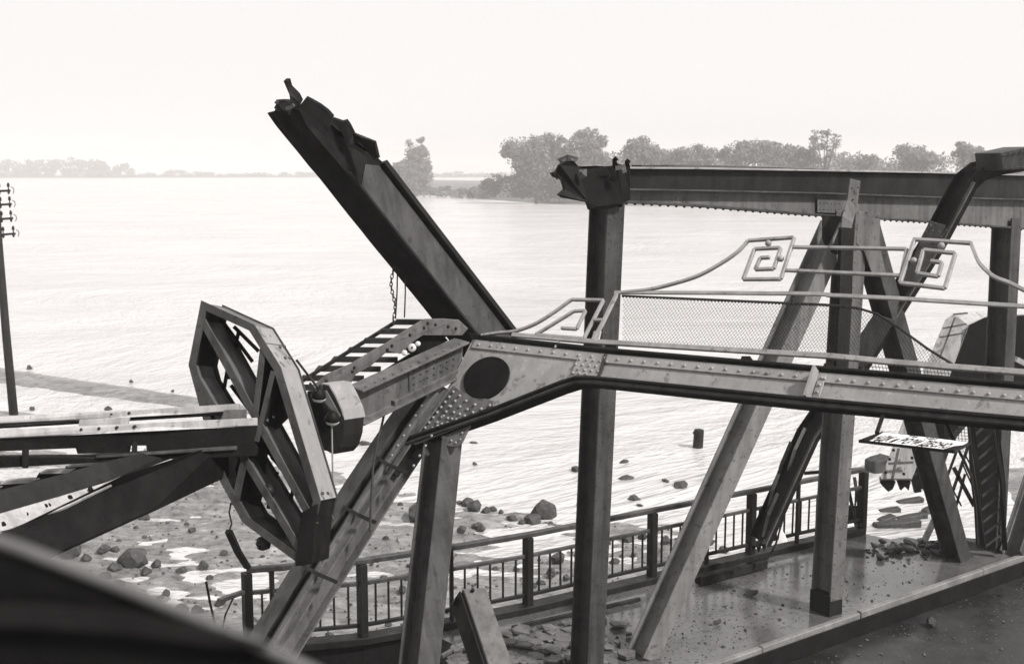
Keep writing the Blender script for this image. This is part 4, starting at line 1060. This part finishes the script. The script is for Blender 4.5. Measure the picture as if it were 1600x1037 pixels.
for x, y, s, lb in ((850, 808, 0.42, 'big angular boulder at the water edge behind the railing'), (832, 816, 0.30, 'dark boulder leaning on the big one at the water edge'),
                    (655, 812, 0.50, 'large rounded boulder half hidden behind the portal post'), (722, 832, 0.19, 'dark round stone standing in a puddle beside the portal post'),
                    (742, 797, 0.26, 'dark boulder in the row of stones running along the shore'), (872, 878, 0.30, 'dark boulder on the mud seen through the railing balusters'),
                    (205, 885, 0.42, 'largest dark clump of stones on the mud below the inclined girder'), (105, 870, 0.40, 'dark boulder beside the inclined girder\'s lower edge')):
    put('boulder', ROCKS[int(x) % 7], 'rock', ong(x, y), s, lb, 'rock')
GR = 'stones scattered on the mud bank'
small = [(718, 787), (730, 790), (760, 800), (770, 798), (783, 802), (800, 812), (745, 826), (752, 830), (700, 775), (815, 818), (860, 900), (885, 905), (845, 912), (980, 845), (1005, 842), (990, 870), (960, 880), (1040, 850), (1060, 870), (1085, 858), (930, 905), (905, 870), (1110, 850), (1130, 862), (950, 850),
         (180, 890), (228, 895), (165, 905), (245, 885), (180, 862), (225, 812), (260, 930), (318, 888), (284, 893), (188, 915), (250, 938), (308, 958), (283, 955), (120, 860), (135, 876), (162, 860), (300, 830), (350, 868), (345, 945), (640, 905), (628, 925), (515, 998), (605, 1000), (640, 885), (600, 905), (50, 640), (205, 597), (46, 577), (270, 612), (170, 640), (1090, 690)]
for i, (x, y) in enumerate(small[:-1]):
    put('stone', ROCKS[i % 7], 'rock', ong(x, y), rnd(0.10, 0.20), 'small dark stone lying on the wet mud bank', 'stone', GR)
gz = G()
for i in range(1700):
    x, y = rnd(60, 1150), rnd(745, 1010); p = ong(x, y)
    if ground_z(p.x, p.y) < 0.0 or p.y < 20: continue
    r = rnd(0.012, 0.05) * (2.2 if random.random() < 0.06 else 1)
    gz.dome(p, (rnd(-0.3, 0.3), rnd(-0.3, 0.3), 1), r, r * rnd(0.5, 1.1), 5)
stuff(obj('mud_pebbles', gz, 'rock'))
# far flotsam in the shallows
for x, y, s in ((740, 692, 0.16), (742, 725, 0.14), (975, 722, 0.22), (978, 748, 0.25), (990, 780, 0.25), (900, 735, 0.35), (1063, 760, 0.35), (1040, 752, 0.2), (572, 694, 0.3), (648, 690, 0.15), (1000, 790, 0.15), (908, 790, 0.2)):
    p = onz(x, y, 0); put('water_stone', ROCKS[int(x) % 7], 'rock', p, (s, s * 0.8, s * 0.45), 'low dark stone breaking the water near the shore', 'stone', 'stones awash in the shallows', sink=0.35)
# mooring pile
mp = onz(1089, 699, 0)
t = thing('mooring_pile', mp, 'short dark timber pile standing in the river', 'pile')
shf = obj('shaft', G().lathe(mp + Vector((0, 0, -0.6)), (0.05, 0, 1), [(0.19, 0), (0.185, 0.7), (0.18, 1.2), (0.17, 1.27)], 14), 'wood', t, smooth=False, bevel=0.01)
obj('iron_band', G().lathe(mp + Vector((0.028, 0, 0.5)), (0.05, 0, 1), [(0.192, 0), (0.192, 0.07)], 14), 'dark', shf)
# concrete slabs lying in the water beyond the break
GS = 'slabs lying in the water beyond the break'
for x, y, w, dp, h, rz, lb in ((1422, 784, 0.8, 0.3, 0.2, 0.1, None), (1390, 798, 0.62, 0.3, 0.18, -0.1, None), (1425, 809, 0.9, 0.3, 0.2, 0.15, None), (1402, 822, 1.3, 0.35, 0.26, 0.02, None), (1452, 800, 0.4, 0.3, 0.25, 0.3, None), (1385, 812, 0.5, 0.3, 0.2, 0.3, None), (1372, 735, 0.75, 0.6, 0.55, 0.4, 'squared stone block standing in the river past the railing end')):
    p = onz(x, y, 0.0); c, s = math.cos(rz), math.sin(rz)
    q = [Vector((p.x + a * w / 2 * c - b * dp / 2 * s, p.y + a * w / 2 * s + b * dp / 2 * c, -0.1 + 0.06 * a)) for a, b in ((-1, -1), (0.2, -1.1), (1, -0.8), (0.9, 1), (-0.3, 1.1), (-1.05, 0.8))]
    tag(obj('broken_slab', G().prism(q, (0, 0, h)), 'concrete', loc=p, bevel=0.03), lb or 'broken concrete slab lying awash in the river past the sidewalk end', 'slab', None if lb else GS)
# rubble on the sidewalk
def deckp(x, y): return onz(x, y, DECK)
for x, y, s, lb in ((1176, 932, (0.13, 0.09, 0.10), 'dark broken brick standing on the wet sidewalk'), (1121, 976, (0.085, 0.07, 0.07), 'dark stone lump on the wet sidewalk between the brick and the kerb'),
                    (1454, 978, (0.10, 0.08, 0.12), 'pale-topped stone block lying on the dark roadway')):
    put('stone_lump', BRICKS[0] if 'brick' in lb else ROCKS[2], 'brick', deckp(x, y) if x < 1400 else onz(x, y, ROAD), s, lb, 'stone', rot=(0, 0, 0.3), sink=0.1)
GD = 'rubble bits scattered on the sidewalk'
for i in range(130):
    if i < 95:
        x = random.gauss(1428, 36); y = 848 + abs(random.gauss(0, 13))
        if x < 1352 or x > 1500: continue
        s = rnd(0.02, 0.11)
    else:
        x, y = rnd(1010, 1420), rnd(880, 1020); s = rnd(0.012, 0.03)
        if x > 1120 + (1037 - y) * 2.6: continue
    put('rubble_bit', BRICKS[i % 5], 'brick', deckp(x, y), s, 'loose bit of broken masonry lying on the wet sidewalk', 'rubble', GD, sink=0.15)
for x, y, s in ((1345, 935, 0.02), (1165, 985, 0.03), (1223, 945, 0.04), (1218, 968, 0.04), (1335, 912, 0.03), (1128, 1010, 0.025)):
    put('rubble_bit', BRICKS[int(x) % 5], 'brick', deckp(x, y), s, 'loose bit of broken masonry lying on the wet sidewalk', 'rubble', GD, sink=0.15)
GRD = 'stone chips on the roadway'
for i in range(34):
    x, y = rnd(1300, 1600), rnd(915, 1035)
    if y < 1037 - (x - 1130) * 0.36 + 40: continue
    put('stone_chip', BRICKS[i % 5], 'slab', onz(x, y, ROAD), rnd(0.012, 0.034), 'pale stone chip on the dark wet roadway', 'stone chip', GRD, sink=0.1)
gg = G()
for i in range(1500):
    x, y = rnd(900, 1560), rnd(846, 1040); p = deckp(x, y)
    if y > 1037 - (x - 1120) * 0.348 - 12 or y < 1012 - (x - 690) * 0.262: continue
    r = rnd(0.006, 0.018) * (1.9 if random.random() < 0.08 else 1)
    gg.dome(p, (0, 0, 1), r, r * rnd(0.4, 0.9), 5)
stuff(obj('sidewalk_grit', gg, 'brick'))
gr = G()
for i in range(500):
    x, y = rnd(1180, 1600), rnd(890, 1040)
    if y < 1037 - (x - 1120) * 0.348 + 34: continue
    r = rnd(0.004, 0.014); gr.dome(onz(x, y, ROAD), (0, 0, 1), r, r * 0.7, 5)
stuff(obj('roadway_grit', gr, 'slab'))
# broken flagstones of the sidewalk near the first post (pieces of the paving)
sidewalk = bpy.data.objects['sidewalk']
for i in range(190):
    x, y = rnd(700, 990), rnd(955, 1052)
    if y < 1008 - (x - 690) * 0.17 or (x > 900 and random.random() < 0.55): continue
    p = deckp(x, y); k = random.randint(4, 6); r = rnd(0.05, 0.16); a0 = rnd(0, 6)
    poly = [p + Vector((r * rnd(0.7, 1.1) * math.cos(a0 + 2 * math.pi * j / k), r * rnd(0.7, 1.1) * math.sin(a0 + 2 * math.pi * j / k), 0.003 + rnd(0, 0.03))) for j in range(k)]
    o = obj('flagstone', G().prism(poly, (0, 0, rnd(0.025, 0.05))), 'slab', None, bevel=0.006)
    o.parent = sidewalk
# timbers and cable on the sidewalk
for a, b, w, lb in (((1090, 915), (1195, 888), 0.13, 'dark timber baulk lying on the sidewalk against the railing foot'), ((690, 1030), (760, 990), 0.05, 'thin pale batten lying among the broken flagstones'), ((800, 985), (1000, 940), 0.05, 'dark scaffold pole lying along the foot of the railing')):
    A, B = deckp(*a), deckp(*b); up = Vector((0, 0, w / 2 + 0.02))
    tag(obj('timber', G().bar(A + up, B + up, w, w), 'slab' if 'pale' in lb else 'wood', loc=A, bevel=0.008), lb, 'timber')
cb = [deckp(1085, 916) + Vector((0, 0, .14)), deckp(1130, 905) + Vector((0, 0, .1)), deckp(1170, 893) + Vector((0, 0, .16)), at(1200, 872, 17.2), at(1212, 850, 17.2), at(1222, 815, 17.1), at(1232, 770, 17.0), at(1236, 745, 17.0)]
tag(obj('loose_cable', G().tube(cb, 0.016, 6), 'rope', loc=cb[0]), 'slack cable curling from the hanger\'s frayed end onto the sidewalk', 'cable')
tag(obj('white_rag', G().prism([at(x, y, 17.05) for x, y in [(1221, 829), (1226, 835), (1230, 846), (1224, 847), (1219, 843), (1216, 848), (1218, 836)]], (0.01, 0.03, 0)), 'white', loc=at(1222, 840, 17.05)), 'small white rag snagged on the cable by the railing', 'rag')

# ------------------------------------------------------------------ telegraph pole
def make_pole():
    b = onz(22, 645, 0.1); top = at(-9, 268, b.y)
    t = thing('telegraph_pole', b, 'dark leaning telegraph pole with insulator arms on the spit', 'telegraph pole')
    obj('shaft', G().tube([b - Vector((0, 0, 0.6)), b.lerp(top, 0.35) + Vector((-0.06, 0, 0)), b.lerp(top, 0.7) + Vector((-0.05, 0, 0)), top], 0.165, 10, [1.1, 1, 0.88, 0.75]), 'wood', t, smooth=True)
    for y, x1 in ((298, 16), (319, 18), (341, 20), (365, 24)):
        c = b.lerp(top, (645 - y) / 377.0); e = at(x1, y, b.y); w = c - (e - c)
        arm = obj('cross_arm', G().bar(w, e, 0.07, 0.09), 'wood', t)
        for f in (0.12, 0.32, 0.62, 0.94):
            p = w.lerp(e, f)
            obj('insulator', G().lathe(p, (0, 0, 1), [(0.03, -0.14), (0.05, -0.05), (0.025, 0.05), (0.02, 0.14), (0.055, 0.16), (0.05, 0.26), (0.02, 0.32)], 8), 'dark', arm)
        h = e
        obj('hook', G().tube([h + Vector((0.04, 0, 0.15)), h + Vector((0.13, 0, 0.1)), h + Vector((0.15, 0, 0)), h + Vector((0.10, 0, -0.12))], 0.016, 5), 'dark', arm)
make_pole()

# ------------------------------------------------------------------ trees on the island and the far bank
def leaf_cloud(g, c, r, n, size, rr):
    for _ in range(n):
        while True:
            q = Vector((rr.uniform(-1, 1), rr.uniform(-1, 1), rr.uniform(-1, 1)))
            if 0.15 < q.length < 1: break
        p = Vector((c.x + q.x * r[0], c.y + q.y * r[1], c.z + q.z * r[2]))
        a = Vector((rr.uniform(-1, 1), rr.uniform(-1, 1), rr.uniform(-1, 1))).normalized(); b = a.orthogonal().normalized()
        s = size * rr.uniform(0.6, 1.4)
        g.add([p + a * s, p + b * s * 0.7, p - a * s, p - b * s * 0.7], [(0, 1, 2, 3)])
def tree(base_px, Y, blobs, label, dens=1.0, mat='leaf', leaf=0.5, group=None, airy=False, name='tree'):
    rr = random.Random(int(base_px * 7 + Y))
    b = at(base_px, 300, Y); b.z = 0.5
    t = thing(name, b, label, 'tree' if name != 'bush' else 'bush', group)
    m = Y / F_PX; crown = G(); limbs = G()
    topz = max(at(x, y - ry, Y).z for x, y, rx, ry in blobs)
    hgt = topz - 0.5
    if name != 'bush':
        limbs.tube([b - Vector((0, 0, 0.5)), b + Vector((rr.uniform(-0.3, 0.3), 0, hgt * 0.3)), b + Vector((rr.uniform(-0.6, 0.6), 0, hgt * 0.65))], 0.018 * hgt + 0.06, 7, [1.25, 0.9, 0.45])
    airy0 = airy
    for x, y, rx, ry in blobs:
        airy = airy0 or rx < 13
        c = at(x, y, Y); R_ = (rx * m, min(rx, ry * 1.3) * m, ry * m)
        st = b + Vector((0, 0, hgt * rr.uniform(0.25, 0.5)))
        limbs.tube([st, st.lerp(c, 0.55) + Vector((0, rr.uniform(-0.6, 0.6), 0.4)), c + Vector((0, 0, R_[2] * 0.4))], 0.14 + 0.006 * hgt, 5, [1, 0.7, 0.3])
        nsub = max(9, int(11 * dens * max(1, R_[0] * R_[2] / 10)))
        nsub = 4 if rx < 13 and not airy0 else min(nsub, 46)
        for k in range(nsub):            # sub-clumps give an uneven outline with gaps
            while True:
                q = Vector((rr.uniform(-1, 1), rr.uniform(-1, 1), rr.uniform(-1, 1)))
                if q.length < 1: break
            sc = rr.uniform(0.20, 0.55) * (0.7 if airy else 1.0)
            cc = Vector((c.x + q.x * R_[0] * 0.88, c.y + q.y * R_[1] * 0.88, c.z + q.z * R_[2] * 0.88))
            rad = sc * min(R_[0], R_[2]) + 0.5
            leaf_cloud(crown, cc, (rad * 1.15, rad, rad * 0.8), int((34 if airy else 95) * dens), leaf * rr.uniform(0.55, 0.95), rr)
        if not airy: leaf_cloud(crown, c, (R_[0] * 1.08, R_[1] * 1.05, R_[2] * 1.08), int(19 * R_[0] * R_[2]), leaf * 0.7, rr)
    obj('trunk', limbs, 'bark', t)
    obj('crown', crown, mat, t)
    return t
TREES = [
 (650, 430, [(645, 280, 32, 24), (654, 248, 17, 22), (638, 224, 8, 11), (661, 222, 8, 12), (628, 268, 16, 16), (645, 296, 30, 10), (648, 262, 26, 14)], 'lone tree with two thin top sprays at the left tip of the island'),
 (838, 338, [(835, 238, 38, 26), (798, 232, 16, 18), (845, 272, 36, 26), (865, 218, 18, 10), (820, 262, 22, 20), (845, 296, 34, 16), (812, 290, 26, 18), (880, 250, 20, 26)], 'broad spreading tree above the low shore left of the torn chord'),
 (922, 335, [(920, 222, 26, 20), (912, 250, 28, 24), (940, 258, 20, 20), (905, 285, 26, 22), (890, 235, 12, 14)], 'tall tree rising right behind the torn chord end'),
 (1000, 330, [(1012, 238, 22, 18), (988, 243, 16, 18), (1030, 252, 22, 18), (998, 226, 14, 11)], 'uneven tree with a higher left shoulder beside the torn chord end'),
 (1075, 326, [(1072, 246, 28, 16), (1095, 243, 22, 16)], 'low rounded tree above the loose cover strip'),
 (1150, 325, [(1155, 240, 30, 20), (1180, 236, 26, 18), (1205, 240, 26, 18)], 'wide round-topped tree above the middle of the chord'),
 (1240, 322, [(1238, 246, 26, 17), (1262, 250, 18, 15)], 'low tree filling in beside the airy tall tree'),
 (1355, 330, [(1356, 255, 22, 12)], 'small low tree in the gap before the round dome tree'),
 (1430, 318, [(1425, 246, 30, 20), (1445, 250, 24, 16)], 'round dome-shaped tree left of the dark tree by the hanger'),
 (1510, 300, [(1512, 244, 26, 16), (1500, 229, 10, 9), (1526, 238, 10, 8)], 'darker tree with a tuft on top by the bent hanger'),
 (1580, 300, [(1575, 262, 30, 14)], 'low tree half behind the hanger end box')]
for bx, Y, bl, lb in TREES: tree(bx, Y, bl, lb, 1.0, 'leaf2' if bx > 1480 else 'leaf')
tree(1288, 318, [(1275, 215, 10, 10), (1293, 210, 12, 9), (1304, 222, 10, 12), (1272, 232, 9, 9), (1300, 240, 8, 9), (1288, 228, 10, 10)], 'tall airy tree with see-through crown above the chord', 0.6, 'leaf', 0.42, airy=True)
for bx, Y, bl, lb in ((775, 345, [(775, 288, 24, 18), (795, 292, 22, 16)], 'bush at the foot of the broad spreading tree'), (700, 420, [(698, 299, 20, 7), (682, 300, 16, 6)], 'low bush on the spit beside the lone tree'),
                      (735, 390, [(732, 300, 22, 7), (755, 302, 16, 8)], 'low bush on the spit before the broad tree'), (880, 338, [(880, 296, 30, 16)], 'bush under the broad tree beside the torn chord'),
                      (612, 440, [(618, 288, 10, 14)], 'narrow bush hugging the lone tree')):
    tree(bx, Y, bl, lb, 1.0, 'leaf', 0.45, name='bush')
# undergrowth that closes the gaps between the island trees
rr = random.Random(9); ug = G()
for i in range(700):
    x = rr.uniform(930, 1640); y = rr.uniform(247 + 6 * noise.noise((x * 0.02, 3, 3)) + 5 * noise.noise((x * 0.07, 1, 3)), 300); leaf_cloud(ug, at(x, y, rr.uniform(340, 365)), (2.6, 2.5, 1.9), 34, 0.5, rr)
for i in range(60):
    x = rr.uniform(600, 930); leaf_cloud(ug, at(x, rr.uniform(300, 308), 425 - (x - 600) * 0.22), (2.6, 2, 0.9), 26, 0.4, rr)
tag(obj('island_undergrowth', ug, 'leaf'), 'hazy undergrowth and far trees closing the gaps along the island', 'undergrowth', kind='stuff')
# far wood on the opposite bank reads as one mass
rr = random.Random(3); fw = G()
for i in range(300):
    x = rr.uniform(-160, 208); top = 250 + 5 * noise.noise((x * 0.02, 1, 1)) + 4 * noise.noise((x * 0.09, 2, 5)) + (6 if x > 180 else 0)
    if rr.random() < 0.1: top -= 3
    y = rr.uniform(top + 3, 276); Y = rr.uniform(1250, 1330); c = at(x, y, Y)
    leaf_cloud(fw, c, (4.5, 4, 3.6), 34, 1.3, rr)
for i in range(170):
    x = rr.uniform(205, 800); top = 271 + 4 * noise.noise((x * 0.03, 4, 1)); y = rr.uniform(min(top, 275), 276.5); Y = rr.uniform(1300, 1400)
    if 262 < x < 288: y -= 4
    leaf_cloud(fw, at(x, y, Y), (6, 4, 2.0), 22, 1.2, rr)
tag(obj('far_wood', fw, 'leaf'), 'hazy far-off wood along the opposite river bank', 'wood', kind='stuff')

# ------------------------------------------------------------------ out-of-focus steel close to the lens
def make_foreground():
    Y = 0.85
    top = [(-60, 826), (30, 856), (110, 886), (200, 921), (300, 962), (390, 1001), (470, 1038), (560, 1082)]
    path = [at(x, y, Y) for x, y in top]
    t = thing('near_girder_edge', at(200, 1090, Y), 'dark blurred edge of a fallen girder lying under the viewpoint', 'girder')
    prof = [(-0.09, -0.16), (0.03, -0.16), (0.03, -0.014), (0.022, -0.004), (0.010, 0.0), (-0.01, 0.0), (-0.025, -0.006), (-0.09, -0.03)]
    obj('web', G().prism(path + [at(560, 1200, Y), at(-60, 1200, Y)], (0.0, 0.02, -0.01)), 'black', t, bevel=0.006)
    obj('rounded_lip', G().tube(path, 0.005, 10), 'grey', t, smooth=True)
    obj('worn_band', G().prism([at(x, y, Y - 0.012) for x, y in [(-60, 945), (60, 945), (200, 958), (330, 985), (420, 1012), (330, 1008), (200, 990), (60, 980), (-60, 978)]], (0, 0.006, 0)), 'dark', t)
make_foreground()

# ------------------------------------------------------------------ hazy air
hz = G(); X0, X1, Y0, Y1, Z0, Z1 = -4050, 4050, -350, 7050, -2.5, 36
hz.add([(X0, Y0, Z0), (X1, Y0, Z0), (X1, Y1, Z0), (X0, Y1, Z0), (X0, Y0, Z1), (X1, Y0, Z1), (X1, Y1, Z1), (X0, Y1, Z1)], [(3, 2, 1, 0), (4, 5, 6, 7), (0, 1, 5, 4), (1, 2, 6, 5), (2, 3, 7, 6), (3, 0, 4, 7)])
hm = bpy.data.materials.new('pale_haze'); hm.use_nodes = True; nt = hm.node_tree; nt.nodes.clear()
pv = nt.nodes.new('ShaderNodeVolumePrincipled'); mo = nt.nodes.new('ShaderNodeOutputMaterial')
pv.inputs['Color'].default_value = (0.74, 0.724, 0.714, 1); pv.inputs['Density'].default_value = 0.00085; pv.inputs['Anisotropy'].default_value = 0.0
nt.links.new(pv.outputs[0], mo.inputs['Volume'])
tag(obj('haze', hz, hm), kind='stuff')
